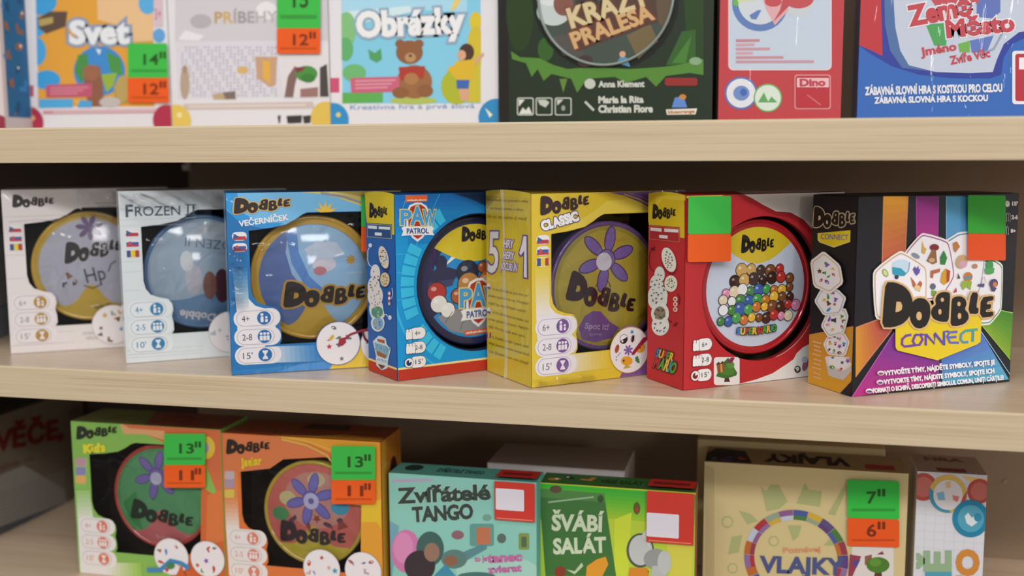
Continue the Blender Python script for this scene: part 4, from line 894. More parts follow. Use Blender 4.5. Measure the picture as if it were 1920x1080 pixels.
# ------------------------------------------------------------------ upper row
ZU = Z_UP+T_UP
def spot(xl, xr, yl, z, H, D, label, name='game_box', col='#d8d5d6', kind='card', group=None, cat='game box', py=228, gap=.0012):
    a, b = on_y(xl, py, yl), on_y(xr, py, yl)
    B = Carton(label, a.x+gap/2, yl, z, 0.0, b.x-a.x-gap, H, D, name=name, kind=kind, group=group, cat=cat); B.w = (b.x-a.x-gap)*1000; B.h = H*1000
    return B
GU = 'boxes on the upper shelf'; YU = .2; HU = .205
def white_card_box(B, corner_l, corner_r):
    B.solid('#d9d7da'); A = B.face('front'); A.poly([0j, B.w+0j, complex(B.w, B.h), complex(0, B.h)], '#d9d7da', 0)
    return A

B = spot(-140, 11, .155, ZU, HU, .044, 'white box with a dark blue side, cut off at the upper left corner', group=GU)
B.solid('#cfc6c6'); A = B.face('front'); A.poly([0j, B.w+0j, complex(B.w, B.h), complex(0, B.h)], '#cfc4c4', 0); A.ell(complex(B.w-7, 6), 12, 12, '#8f2f44', 1); A.build('front_panel')
A = B.face('right'); d_ = 44
A.poly([0j, d_+0j, d_+B.h*1j, B.h*1j], '#bdb3b3', 0); A.poly([5+16j, 43+16j, 43+200j, 5+200j], '#1f5f8c', 1); A.doodles(complex(24, 100), 15, 80, 14, 2, 8, ['#2f7ab0', '#8a5a3a', '#1a4a70'], 3); A.build('side_panel')

T1 = (0, 0, 1/3); T2 = (620, 0, 710/1920); T3 = (1310, 0, 610/1920)
B = spot(49, 323, YU, ZU, HU, .06, 'white box with an orange picture, blue splashes and a small globe, upper row', group=GU)
A = white_card_box(B, 0, 0); A.crop(*T1)
A.poly([(205, -250), (855, -250), (870, 600), (215, 600)], '#d99c3a', 1); A.poly([(540, -250), (850, -250), (862, 230), (720, 240), (700, 150), (550, 110)], '#dfb888', 2)
A.ell((225, 10), 95, 75, '#3f9ad0', 3); A.ell((200, 150), 60, 60, '#4a9fd4', 3); A.ell((205, 290), 55, 80, '#4a9fd4', 3); A.ell((265, 450), 75, 55, '#3a98d0', 3); A.ell((830, 20), 50, 60, '#5aa6d6', 3); A.ell((895, 200), 35, 40, '#5f9fd0', 3); A.ell((300, -60), 60, 50, '#3f9ad0', 3)
A.poly([(210, 105), (280, 65), (380, 65), (370, 150), (260, 190), (220, 160)], '#5c4a3c', 4); A.poly([(215, 110), (300, 95), (300, 130), (225, 150)], '#b09a5a', 5)
A.poly([(140, -250), (198, -250), (214, 600), (150, 600)], '#d9d7da', 5); A.poly([(858, -250), (990, -250), (990, 600), (870, 600)], '#d9d7da', 1)
A.text('Svet', (400, 242), (722, 240), 120, '#dde1ea', 6, bold=.05, out='#8a97ae', ow=.09)
A.ell((560, 400), 145, 140, '#3f86c4', 4); A.poly([(420, 400), (440, 310), (490, 300), (500, 380), (460, 470)], '#4a8a44', 5); A.poly([(600, 290), (680, 330), (690, 430), (620, 400)], '#4a9044', 5); A.poly([(570, 420), (660, 410), (640, 480), (600, 520)], '#8fae3a', 5); A.poly([(540, 275), (570, 280), (560, 310)], '#dfe4e8', 5)
A.poly([(470, 380), (560, 370), (580, 470), (585, 600), (500, 600), (475, 480)], '#8a5a44', 6); A.ell((515, 410), 48, 45, '#96644a', 7); A.ell((690, 500), 40, 75, '#b59a5a', 6); A.ell((620, 575), 60, 30, '#b9b4b0', 6); A.poly([(640, 480), (720, 440), (730, 580), (650, 590)], '#a8904a', 5)
A.poly([(150, 480), (190, 480), (190, 545), (150, 545)], '#b04a66', 6); A.poly([(258, 478), (520, 470), (520, 545), (262, 548)], '#b9556c', 7)
for k in range(3): A.poly([(285, 492+k*17), (500-30*k, 488+k*17), (500-30*k, 495+k*17), (285, 499+k*17)], '#cf8a98', 8)
A.poly([(220, 558), (410, 556), (412, 605), (222, 608)], '#4fa3d4', 6); A.poly([(430, 558), (520, 570), (515, 605), (440, 605)], '#4f9ed0', 6); A.poly([(415, 558), (455, 560), (432, 600)], '#d9a84a', 7)
A.poly([(240, 622), (900, 612), (900, 634), (245, 642)], '#c58a94', 6); A.poly([(300, 628), (880, 619), (880, 625), (300, 634)], '#dccdd0', 7)
A.ell(complex(5.5, 11.5), 17, 17, '#a8304a', 6); A.ell(complex(B.w-5.5, 11.5), 17, 17, '#a8304a', 6); A.ell(complex(9, 16), 3, 3, '#d9a070', 7)
A.poly([(865, -30), (915, -30), (918, 150), (868, 150)], '#cfb8c0', 6); A.text('3+', (872, 110), (910, 108), 60, '#b9697c', 7)
A.build('front_panel'); B.price(A, ((728, 245), (966, 578)), .58, digits=('14', '12'))

B = spot(323, 621, YU, ZU, HU, .06, 'white box with a pale word-search grid and a small tree badge, upper row', group=GU)
A = white_card_box(B, 0, 0); A.crop(*T1)
A.poly([(985, -250), (1850, -250), (1850, 230), (985, 235)], '#c9c5ca', 1); A.poly([(985, 240), (1560, 238), (1590, 545), (1000, 560)], '#d2cfd6', 1)
for i in range(26):
    for j in range(16):
        if (i*7+j*13) % 11 > 2: A.poly([(1020+i*21, 262+j*18), (1032+i*21, 262+j*18), (1032+i*21, 272+j*18), (1020+i*21, 272+j*18)], '#b3adba', 2)
A.text('PRÍBEHY', (1210, 130), (1560, 125), 62, '#b59a6a', 3, bold=.02, cols=['#b9985a', '#c9a860', '#a8a09a', '#9a9496', '#a39d9f', '#b5afb0', '#b9b2b4'], out=None)
A.ell((1130, 120), 60, 40, '#b0aab0', 2); A.ell((1500, 60), 60, 50, '#e0dde0', 2); A.poly([(1040, 170), (1150, 200), (1120, 230), (1000, 225)], '#dedbe0', 2)
A.ell((1040, 470), 26, 90, '#b09a86', 3); A.ell((1040, 390), 16, 22, '#a88a74', 4); A.ell((1365, 395), 32, 22, '#cfab6a', 3); A.poly([(1435, 320), (1560, 320), (1550, 480), (1520, 490), (1445, 440)], '#c09a7a', 3); A.poly([(1480, 340), (1520, 345), (1520, 470), (1480, 440)], '#d9a84a', 4); A.poly([(1200, 530), (1320, 515), (1330, 560), (1200, 560)], '#b5a078', 3); A.poly([(1255, 520), (1325, 512), (1325, 555), (1270, 558)], '#7a6a64', 4)
A.rr((1590, 310), (1858, 552), 12, '#d8d3d4', 4); A.poly([(1600, 548), (1620, 430), (1660, 370), (1680, 400), (1660, 480), (1650, 548)], '#7d625c', 5); A.poly([(1800, 380), (1840, 360), (1850, 545), (1800, 545)], '#4a4340', 5); A.ell((1725, 415), 62, 45, '#4a8a3f', 6); A.ell((1735, 440), 40, 25, '#3a7a34', 7); A.poly([(1690, 500), (1790, 490), (1790, 545), (1690, 548)], '#94706a', 5); A.poly([(1660, 380), (1720, 375), (1700, 400), (1670, 410)], '#7a3a3a', 7)
A.poly([(1030, 585), (1760, 572), (1770, 610), (1040, 618)], '#c5b5ae', 3); A.poly([(1060, 596), (1720, 586), (1720, 594), (1060, 604)], '#dcd2cc', 4)
A.ell(complex(5.5, 11.5), 17, 17, '#d9bc5a', 6); A.ell(complex(9, 17), 3, 3, '#e6d9a0', 7); A.ell(complex(B.w-5, 12), 17, 17, '#d6b653', 6)
for x0, x1 in ((1562, 1580), (1612, 1700), (1704, 1750)): A.poly([(x0, 652), (x1, 648), (x1-4, 692), (x0+6, 695)], '#3a3634', 4)
A.rr((1865, 440), (1910, 520), 6, '#b94a6c', 4)
A.build('front_panel'); B.price(A, ((1565, -150), (1808, 303)), .685, digits=('15', '12'))

B = spot(621, 936, YU, ZU, HU, .06, 'white box with a light blue picture of a teddy bear and a child', group=GU)
A = white_card_box(B, 0, 0); A.crop(*T2)
A.poly([(55, -250), (760, -250), (760, 525), (60, 525)], '#7fc3dc', 1); A.poly([(55, -250), (700, -250), (690, 60), (400, 50), (60, 100)], '#a3d0e4', 2); A.poly([(60, 60), (400, 30), (420, 60), (100, 130)], '#c9dfe8', 3)
A.ell((80, 150), 50, 90, '#7fb87a', 3); A.ell((75, 250), 40, 60, '#5fa86a', 3); A.ell((120, 370), 60, 45, '#6ab06f', 3); A.poly([(60, 470), (265, 470), (265, 520), (60, 525)], '#5aa84f', 3); A.ell((420, 510), 120, 20, '#a8b85a', 3)
A.poly([(605, 60), (650, -60), (700, -80), (640, 40)], '#dcc56a', 4); A.ell((735, 110), 30, 50, '#d2bc2e', 4); A.ell((735, 240), 42, 110, '#c9b52e', 4); A.ell((640, 440), 80, 90, '#a8b02e', 4); A.poly([(700, 300), (760, 260), (760, 520), (690, 520)], '#c4b632', 4)
A.poly([(0, -250), (53, -250), (58, 525), (0, 525)], '#d9d7da', 4); A.poly([(763, -250), (860, -250), (860, 525), (763, 525)], '#d9d7da', 4)
A.text('Obrázky', (140, 185), (672, 160), 118, '#e3e8ec', 8, bold=.05, out='#8fa6b8', ow=.07)
A.poly([(190, 250), (225, 270), (255, 245), (260, 300), (235, 318), (200, 300)], '#4f9a5a', 5)
A.ell((400, 265), 68, 60, '#8a5a38', 6); A.ell((352, 222), 24, 22, '#8a5a38', 6); A.ell((448, 222), 24, 22, '#8a5a38', 6); A.ell((405, 292), 28, 24, '#b08a5f', 7); A.ell((405, 283), 8, 6, '#2a1c14', 8); A.ell((425, 415), 90, 85, '#95653f', 5); A.poly([(345, 340), (480, 335), (470, 400), (420, 385), (355, 410)], '#a83a2e', 7); A.ell((355, 470), 42, 28, '#8a5a38', 8); A.ell((480, 460), 40, 32, '#8a5a38', 8); A.ell((410, 400), 36, 30, '#a8764a', 7)
A.ell((690, 265), 38, 44, '#4a3328', 6); A.ell((665, 280), 22, 26, '#cf9f7f', 7); A.poly([(640, 310), (735, 300), (720, 410), (640, 405), (600, 360)], '#d2ae2c', 6); A.poly([(600, 340), (650, 330), (640, 350), (590, 365)], '#d2ae2c', 6); A.poly([(730, 300), (775, 265), (780, 280), (735, 330)], '#cf9f7f', 6); A.poly([(638, 405), (705, 405), (700, 450), (640, 450)], '#3f64a8', 6); A.poly([(650, 450), (700, 450), (705, 510), (660, 510)], '#cf9f7f', 5)
A.poly([(0, 395), (45, 395), (45, 470), (0, 470)], '#c25070', 5); A.poly([(100, 395), (350, 388), (348, 465), (105, 472)], '#c25f78', 6)
for k in range(3): A.poly([(125, 408+k*18), (330-20*k, 403+k*18), (330-20*k, 410+k*18), (125, 415+k*18)], '#d59aa6', 7)
A.text('Kreatívna hra a prvé slová', (100, 556), (730, 548), 24, '#5f8fc0', 4)
A.ell(complex(2, 10), 17.5, 17.5, '#2f8abf', 6); A.ell(complex(B.w-2, 10), 19, 19, '#2f86bb', 6); A.ell(complex(8, 15), 2.6, 2.6, '#d9c86a', 7); A.poly([complex(B.w-14, 20), complex(B.w-9, 10), complex(B.w-6, 13)], '#e6e2c0', 7)
A.build('front_panel')

B = spot(937, 1336, .19, ZU, HU, .07, 'dark green jungle box with a round grey-rimmed tin window, upper row', group=GU)
B.solid('#12170f'); A = B.face('front'); A.crop(*T2)
A.poly([0j, B.w+0j, complex(B.w, B.h), complex(0, B.h)], '#1d2a18', 0)
A.poly([complex(.5, 0), complex(9, 0), complex(9, B.h), complex(.5, B.h)], '#17120f', 1)
A.poly([(915, 260), (960, 290), (1060, 295), (1130, 330), (1200, 350), (1260, 345), (1400, 345), (1520, 350), (1680, 340), (1760, 330), (1890, 300), (1890, 380), (1820, 370), (1700, 385), (1650, 440), (1600, 390), (1500, 420), (1440, 390), (1300, 400), (1250, 470), (1220, 400), (1120, 375), (1080, 410), (1050, 350), (1020, 390), (990, 320), (920, 300)], '#4f7f2f', 3)
A.ell((960, 60), 70, 200, '#22380f', 1); A.ell((1090, 250), 40, 60, '#2f5a20', 1); A.poly([(1700, 330), (1780, 160), (1850, 150), (1850, 300), (1790, 330)], '#2f5a22', 2); A.poly([(1730, 320), (1830, 180), (1800, 320)], '#44762c', 3); A.poly([(1780, -200), (1890, -200), (1890, 330), (1840, 320), (1800, 150)], '#233f18', 1)
A.ell((1395, -20), 375, 385, '#0f140d', 1); A.poly([(1160, 400), (1180, 470), (1200, 400)], '#5a7f34', 3)
A.rr((945, 495), (1030, 585), 10, '#c4c7be', 4); A.rr((1040, 495), (1125, 585), 10, '#c4c7be', 4); A.rr((1137, 495), (1222, 585), 10, '#c4c7be', 4)
A.rr((950, 500), (1025, 580), 8, '#20301c', 5); A.rr((1045, 500), (1120, 580), 8, '#20301c', 5); A.rr((1142, 500), (1217, 580), 8, '#20301c', 5)
A.poly([(955, 578), (975, 545), (990, 560), (1005, 540), (1022, 578)], '#d0d2ca', 6); A.poly([(953, 505), (985, 505), (955, 540)], '#d0d2ca', 6); A.poly([(1050, 505), (1090, 505), (1110, 520), (1090, 545), (1060, 530)], '#b9bdb4', 6); A.poly([(1147, 505), (1180, 505), (1150, 535)], '#c0c3ba', 6); A.ell((1180, 548), 10, 14, '#8f968a', 6)
A.ell((1315, 425), 28, 26, '#b9beb2', 5); A.text('Anna Klement', (1360, 442), (1590, 440), 30, '#c3c7bd', 5, bold=.04); A.line([(1290, 515), (1335, 560)], 12, '#b9beb2', 5); A.text('Maria la Rita', (1360, 522), (1585, 520), 32, '#c3c7bd', 5, bold=.05); A.text('Christian Fiore', (1360, 570), (1632, 568), 34, '#c3c7bd', 5, bold=.05)
A.rr((1695, 395), (1860, 435), 12, '#8a2a26', 5); A.poly([(1730, 545), (1745, 495), (1790, 488), (1808, 545)], '#5a82c4', 5); A.ell((1785, 492), 18, 14, '#b9803a', 6); A.poly([(1700, 555), (1858, 550), (1850, 580), (1705, 582)], '#d9d6cc', 6); A.text('blueorange', (1712, 576), (1845, 572), 16, '#b5783a', 7, bold=.04)
A.ell((1850, 310), 32, 20, '#7fa07a', 5)
A.build('front_panel')
# its tin
cc = A.uv((1392, -20)); ra = abs(A.uv((1740, 0))[0]-A.uv((1045, 0))[0])/2
dz = bpy.data.objects.new('round_tin', None); COL.objects.link(dz); dz.matrix_world = B.root.matrix_world @ Matrix.Translation((-B.W/2+cc[0], -B.D/2-.006, cc[1]-ra)); dz.location = dz.matrix_world.to_translation()
bpy.data.objects.remove(dz)
lm = lathe_mesh('lid', [(ra*.955, .0004), (ra*.965, -.0035), (ra*.985, -.0045), (ra, -.003), (ra, .0)], mat('#7f8a84', 'tin')); lm.transform(Matrix.Translation((-B.W/2+cc[0], -B.D/2-.0005, cc[1])))
link('tin_lid', lm, B.root)['label'] = 'round lid with a grey rim and brown lettering'
A = B.face('front', 'tin'); A.crop(*T2); A.O = A.O+Vector((0, -.0012, 0)); A.wO = B.root.matrix_world @ A.O
A.ell(complex(cc[0]*1000, cc[1]*1000), ra*957, ra*957, '#39443a', 0, n=72)
A.ell((1130, 60), 85, 70, '#b9c2c0', 1); A.ell((1110, -60), 90, 90, '#cfd3d2', 1); A.ell((1180, 20), 50, 60, '#7a4a3a', 2); A.poly([(1120, 190), (1250, 160), (1290, 300), (1180, 280)], '#4a463e', 1); A.ell((1290, 310), 40, 30, '#3a241c', 2); A.ell((1300, 20), 60, 40, '#2a2018', 2); A.poly([(1500, 180), (1620, 120), (1660, 210), (1560, 300)], '#6a5a34', 1); A.poly([(1450, 320), (1470, 285), (1500, 290), (1520, 340)], '#4a86a8', 3); A.ell((1480, 275), 16, 16, '#c79a7a', 4); A.ell((1690, 30), 40, 110, '#59472f', 1)
A.poly([(1215, 60), (1640, -60), (1660, 110), (1250, 260)], '#4a2e1e', 3)
A.text('KRÁZY', (1225, 140), (1620, 20), 95, '#c9b88a', 5, bold=.04, out='#6a3a20', ow=.05); A.text('PRALESA', (1240, 245), (1640, 95), 78, '#c4a06a', 5, bold=.04, out='#7a2f1c', ow=.05)
A.build('lid_print')

B = spot(1345, 1577, .19, ZU, HU, .07, 'red box with a pale blue panel and two round badges, upper row', kind='wrap', group=GU)
B.solid('#b03238'); A = B.face('front'); A.crop(*T3)
A.poly([0j, B.w+0j, complex(B.w, B.h), complex(0, B.h)], '#b53a40', 0)
A.rr((175, -300), (785, 415), 30, '#d9c4c8', 1); A.rr((183, -300), (777, 408), 26, '#b9c6d4', 2)
A.ell((362, 20), 165, 165, '#5a78b0', 3); A.ell((362, 10), 130, 135, '#c5ccd2', 4); A.poly([(215, -60), (235, -60), (235, 40), (200, 30)], '#6aa84a', 5); A.poly([(230, 10), (330, 5), (310, -60), (230, -60)], '#c9d2a0', 5); A.poly([(380, 0), (500, -40), (530, 60), (450, 150), (400, 60)], '#d3a0a4', 5); A.poly([(440, 130), (530, 40), (540, -60), (510, -60), (480, 60)], '#b5474c', 6); A.ell((440, 10), 50, 30, '#b8484c', 6); A.poly([(300, 90), (350, 60), (370, 60), (340, 115), (310, 112)], '#5a78b4', 6); A.ell((590, 20), 90, 80, '#bfc4c8', 3); A.ell((590, -10), 90, 60, '#b84a4e', 4)
for k, (x1, x2, c1) in enumerate(((220, 360, '#c2626c'), (220, 330, '#c98a92'), (220, 420, '#c07a84'), (220, 320, '#c98a92'), (220, 500, '#c0727c'), (220, 680, '#c07a86'))):
    A.poly([(x1, 232+k*25), (x2, 231+k*25), (x2, 246+k*25), (x1, 248+k*25)], mix(c1, '#b9c6d4', .25), 4)
A.ell((250, 550), 98, 98, '#5a68a4', 3); A.ell((250, 550), 86, 86, '#d5d8de', 4); A.ell((252, 550), 48, 44, '#6a86bc', 5); A.ell((265, 545), 20, 22, '#3f64a8', 6)
A.ell((408, 578), 84, 84, '#6aa858', 5); A.ell((408, 578), 76, 76, '#ccdacc', 6); A.poly([(350, 605), (385, 545), (410, 600), (430, 570), (465, 605)], '#5fa05a', 7)
A.rr((565, 440), (780, 645), 16, '#cf8a8c', 3); A.rr((572, 447), (773, 638), 14, '#b02a34', 4); A.poly([(580, 460), (768, 460), (768, 515), (580, 515)], '#dcb4b8', 5); A.text('Dino', (600, 508), (745, 506), 40, '#b53a48', 6, bold=.05); A.line([(640, 560), (720, 620)], 8, '#c5646c', 5)
A.build('front_panel')

B = spot(1605, 2010, .19, ZU, HU, .07, 'blue and red box with a big white oval title, upper right corner', kind='wrap', group=GU)
B.solid('#2f5fae'); A = B.face('front'); A.crop(*T3)
A.poly([0j, B.w+0j, complex(B.w, B.h), complex(0, B.h)], '#2f62b0', 0)
A.poly([(940, -300), (1080, -300), (1085, 340), (1020, 310), (945, 270)], '#b53238', 1); A.poly([(940, 265), (1020, 320), (1140, 390), (1300, 440), (1500, 462), (1720, 462), (1785, 440), (1800, 340), (1850, 260), (1950, 210), (2100, 190), (2100, -300), (1070, -300), (1085, 330), (1000, 290)], '#2b3a94', 2)
A.poly([(1085, -300), (1100, 150), (1130, 300), (1200, 400), (1400, 425), (1300, 300), (1200, 100), (1180, -300)], '#4a6a9c', 3)
A.poly([(1170, -300), (1150, 0), (1160, 160), (1190, 300), (1240, 385), (1400, 425), (1600, 432), (1735, 425), (1760, 350), (1800, 260), (1890, 190), (2100, 160), (2100, -300)], '#b9c2d2', 4)
A.poly([(1640, -200), (1780, -200), (1780, 70), (1740, 110), (1640, 100)], '#5a6eb0', 5); A.poly([(1340, 145), (1470, 135), (1460, 270), (1390, 270)], '#4a9a54', 5); A.poly([(1530, 260), (1600, 240), (1600, 310), (1540, 310)], '#6aa84a', 5); A.poly([(1600, 240), (1740, 210), (1700, 310), (1610, 310)], '#5a72b4', 5); A.line([(1640, 330), (1740, 290), (1790, 200)], 14, '#8f99b0', 5); A.poly([(1330, -60), (1670, -60), (1650, 20), (1400, 40)], '#b84a54', 5)
A.text('Země', (1255, 150), (1610, 85), 110, '#b8424c', 7, bold=.05, out='#d9dae0', ow=.05); A.text('Město', (1470, 220), (1860, 180), 95, '#b8424c', 7, bold=.05, out='#d9dae0', ow=.05)
A.text('Jméno', (1315, 330), (1520, 295), 46, '#b8424c', 7, bold=.04); A.text('Zvíře Věc', (1490, 380), (1720, 335), 46, '#b8424c', 7, bold=.04)
A.text('ZÁBAVNÁ SLOVNÍ HRA S KOSTKOU PRO CELOU', (985, 560), (1790, 540), 44, '#d9dde6', 6, bold=.05); A.text('ZÁBAVNÁ SLOVNÁ HRA S KOCKOU', (1040, 610), (1705, 595), 34, '#d9dde6', 6, bold=.05)
A.rr((1850, 300), (2080, 615), 18, '#dcdce2', 6); A.rr((1868, 318), (2060, 597), 14, '#b02834', 7); A.poly([(1890, 340), (2050, 340), (2050, 410), (1890, 410)], '#e2dfe4', 8)
A.build('front_panel')

# ------------------------------------------------------------------ lower row; top panels coloured darker for the shade under the shelf
GL = 'boxes on the lower shelf'
def low(xl, yt, xr, yf, D, label, col, kind='card', name='game_box', base=Z_LOW, group=GL):
    a = on_y(xl, yt, yf); b = on_y(xr, yt, yf); H = a.z-base
    B = Carton(label, a.x+.0006, yf, base, 0., b.x-a.x-.0012, H, D, name=name, kind=kind, group=group); B.w = (b.x-a.x-.0012)*1000; B.h = H*1000
    return B
B1 = (0, 740, .31484); B2 = (380, 740, .31474); B3 = (700, 780, .32292); B4 = (1290, 780, .32813)
# green window box
def kid_box(label, xl, yt, xr, yf, base, inner, D):
    a = on_y(xl, yt, yf); b = on_y(xr, yt, yf); H = a.z-Z_LOW
    return winbox(label, a.x+.0006, yf, Z_LOW, 0.0, b.x-a.x-.0012, base, inner, H=H, D=D, group=GL)
B = kid_box('green and orange window box with a red-rimmed green tin, lower shelf', 132, 790, 413.5, .055, '#7fae50', '#2f2622', .056)
A = B.A; w_ = B.W*1000; h_ = B.H*1000; A.crop(*B1)
A.poly([complex(w_*.5, h_-.2), (720, 165), (760, 215), (860, 235), (960, 275), (1000, 300), (1180, 300), complex(w_-.3, h_*.5), complex(w_-.3, h_-.2)], '#c8673c', 1); A.poly([(705, 155), (770, 200), (980, 215), (980, 270), (860, 235), (740, 235)], '#cf9a6a', 2)
A.poly([(1200, 545), complex(w_-.3, h_*.55), complex(w_-.3, .3), (1100, 1180), (1195, 900)], '#c4602c', 1); A.poly([(1235, 600), complex(w_-.3, h_*.62), complex(w_-.3, h_*.3), (1225, 900)], '#d07038', 2)
A.poly([complex(w_*.62, .3), complex(w_-.3, .3), complex(w_-.3, 30), complex(w_*.7, 30)], '#c2582a', 2)
A.logo((455, 268), (700, 245), (452, 188), '#1f2418', 6); A.text('Kids', (505, 345), (625, 335), 45, '#d9cf2e', 6, bold=.08)
A.ell((1230, 315), 52, 68, '#d2b23a', 5); A.ell((1222, 315), 22, 34, '#9a8aa8', 6)
A.grad((450, 375), (520, 375), (520, 560), (455, 560), '#9ab87a', '#7fae50', 3, 4)
for y, c1 in ((400, '#b48a9a'), (455, '#7f7fa8'), (505, '#cf9f5a')): A.rr((452, y-24), (512, y+24), 10, c1, 4)
A.grad((455, 570), (535, 570), (560, 760), (465, 760), '#8fb86a', '#dcd6d2', 3, 8); A.poly([(465, 760), (560, 760), (640, 790), (650, 1080), (480, 1080)], '#dcd6d2', 2); A.grad((640, 1000), (640, 1100), (850, 1100), (840, 1000), '#dcd6d2', '#8fb84a', 3, 8)
pictos(A, '#d0705a', ('4+', '2-5', "10'"), pale='#ddd6d2', tcol='#c9958a')
roundel(A, complex(w_*.645, 26), 18.5, 41, L=10, n=6); roundel(A, complex(w_*.90-2, 27), 18, 42, L=14, n=6)
A.line([(880, 1040), (960, 1040), (1020, 985), (1080, 1000), (1130, 1030)], 26, '#3a7fb4', 20); A.ell((1020, 1015), 26, 20, '#3f7a4a', 22); A.poly([(1050, 1080), (1085, 1010), (1110, 1080)], '#c2582a', 21)
A.build('front_panel'); B.price(A, ((987, 228), (1232, 548)), .58, digits=('13', '11'))
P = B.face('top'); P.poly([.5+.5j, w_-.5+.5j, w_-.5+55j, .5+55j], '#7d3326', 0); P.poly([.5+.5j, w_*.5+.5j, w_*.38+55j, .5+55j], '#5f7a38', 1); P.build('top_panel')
c_ = A.uv((940, 620)); A2 = tin('round tin with a green lid and red rim inside the green lower box', B, complex(c_[0]*1000, c_[1]*1000), .0535, '#b5453a', '#4f8f58', group='tins inside the boxes')
k_ = .0535/.0575; A2.ell(A2.C, 46.5, 46.5, '#5a9a66', 1, n=64); wave(A2, '#c4686a', -.74, .48, 2); A2.poly([A2.C+complex(a, b)*46 for a, b in ((-.95, -.2), (-.6, .1), (-.55, -.4), (-.5, -.8), (-.8, -.55))], '#3f8a4c', 2)
bloom(A2, A2.C+complex(-4, 22), 23, '#7f6aac', '#5c4a84', 4, 6); A2.ell(A2.C+complex(-4, 19), 6.5, 6.5, '#c3bdd4', 9)
A2.logo(A2.C+complex(-36, -24), A2.C+complex(33, -33), A2.C+complex(-33, -3), '#1c2a1c', 6); A2.line([A2.C+complex(-6, 4), A2.C+complex(-8, -4)], 1, '#4a5a4a', 4)
A2.text('Spot it!', A2.C+complex(-8, -43), A2.C+complex(8, -43), 3.5, '#d9b0aa', 5); A2.build('lid_print')

# orange window box
B = kid_box('orange and yellow window box with a red lid in a yellow-rimmed tin, lower shelf', 414, 812, 714, .057, '#cf6f34', '#33231c', .056)
A = B.A; w_ = B.W*1000; h_ = B.H*1000; A.crop(*B2)
A.poly([(120, 235), (420, 250), (700, 330), (760, 370), (480, 385), (400, 440), (210, 460), (120, 460)], '#cf7444', 1)
A.poly([(380, 215), complex(w_-.3, h_-.2), complex(w_-.3, .3), (940, 1200), (945, 660), (770, 640), (770, 350), (640, 290), (480, 260)], '#d8952c', 2); A.line([(470, 265), (620, 300), (740, 360), (780, 410)], 12, '#cfa84a', 4); A.line([(420, 240), (600, 270), (770, 330)], 9, '#d9a84a', 4)
A.poly([(950, 650), complex(w_-.4, 100), complex(w_-.4, 70), (1040, 760), (945, 760)], '#d9b22a', 4); A.poly([(120, 440), (210, 460), (215, 700), (130, 640)], '#cf7a44', 3); A.grad((130, 600), (210, 610), (220, 800), (140, 800), '#cf7a44', '#dbd3ce', 4, 8); A.poly([(140, 800), (220, 800), (350, 890), (360, 1080), (160, 1080)], '#dbd3ce', 3)
A.logo((140, 355), (402, 345), (138, 265), '#241a10', 6); A.text('Junior', (235, 425), (350, 412), 42, '#dcb828', 6, bold=.09)
for y, c1 in ((480, '#b8a4a8'), (530, '#a08a9c'), (590, '#c9b04a')): A.rr((132, y-26), (190, y+24), 10, c1, 5)
pictos(A, '#cf7a66', ('4+', '2-5', "10'"), pale='#dcd4d0', tcol='#c99a8a')
roundel(A, complex(w_*.62, 27), 18.5, 51, L=10, n=6, pal=['#3f8fae', '#b5432f', '#8a8ac0', '#c0a0a0']); roundel(A, complex(w_*.88, 28.5), 18, 52, L=14, n=6, pal=['#a85a6a', '#7a6a9a', '#b59aa0'])
A.build('front_panel'); B.price(A, ((775, 300), (1035, 645)), .585, digits=('13', '11'))
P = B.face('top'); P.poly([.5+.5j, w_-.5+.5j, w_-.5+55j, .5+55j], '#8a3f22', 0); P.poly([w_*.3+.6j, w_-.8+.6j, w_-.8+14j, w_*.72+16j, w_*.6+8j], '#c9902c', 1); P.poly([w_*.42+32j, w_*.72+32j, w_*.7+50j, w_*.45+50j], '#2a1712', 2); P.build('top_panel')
P = B.face('right'); P.poly([.5+.5j, 55.5+.5j, complex(55.5, h_-.5), complex(.5, h_-.5)], '#c2762a', 0); P.poly([.5+.5j, 14+.5j, complex(14, h_-.5), complex(.5, h_-.5)], '#cf9a2c', 1); P.ell(complex(33, h_*.78), 10, 12, '#6a3a1c', 2); P.ell(complex(33, h_*.78), 8, 10, '#2f1a16', 3); P.line([complex(54, 1), complex(54, h_-1)], .6, '#c98a4a', 2); P.build('side_panel')
c_ = A.uv((645, 720)); A2 = tin('round tin with a salmon-red lid and yellow rim inside the orange lower box', B, complex(c_[0]*1000, c_[1]*1000), .0525, '#bfa63a', '#c4564a', dome=.003, group='tins inside the boxes')
A2.ell(A2.C, 48, 48, '#c9685c', 1, n=64); A2.ell(A2.C+complex(4, 14), 34, 28, '#c58a7c', 2); wave(A2, '#c4b23c', -.66, .42, 3)
for a, b, c1 in ((-26, 14, '#c9c08a'), (4, 34, '#c9bd8a'), (28, 8, '#3f9ab8'), (-34, -2, '#4a8f5a')): A2.ell(A2.C+complex(a, b), 9, 7, c1, 4)
bloom(A2, A2.C+complex(-2, 15), 24, '#7470b8', '#565096', 5, 6); A2.ell(A2.C+complex(-1, 13), 8, 8, '#c0bcd8', 10); A2.ell(A2.C+complex(-1, 13), 3, 3, '#6a68a0', 11)
A2.logo(A2.C+complex(-36, -30), A2.C+complex(33, -32), A2.C+complex(-36, -8), '#33222a', 12); A2.doodles(A2.C+complex(0, -10), 30, 6, 5, 4, 6, ['#8a3f3a', '#5a3a4a', '#a84a44'], 8)
A2.build('lid_print')

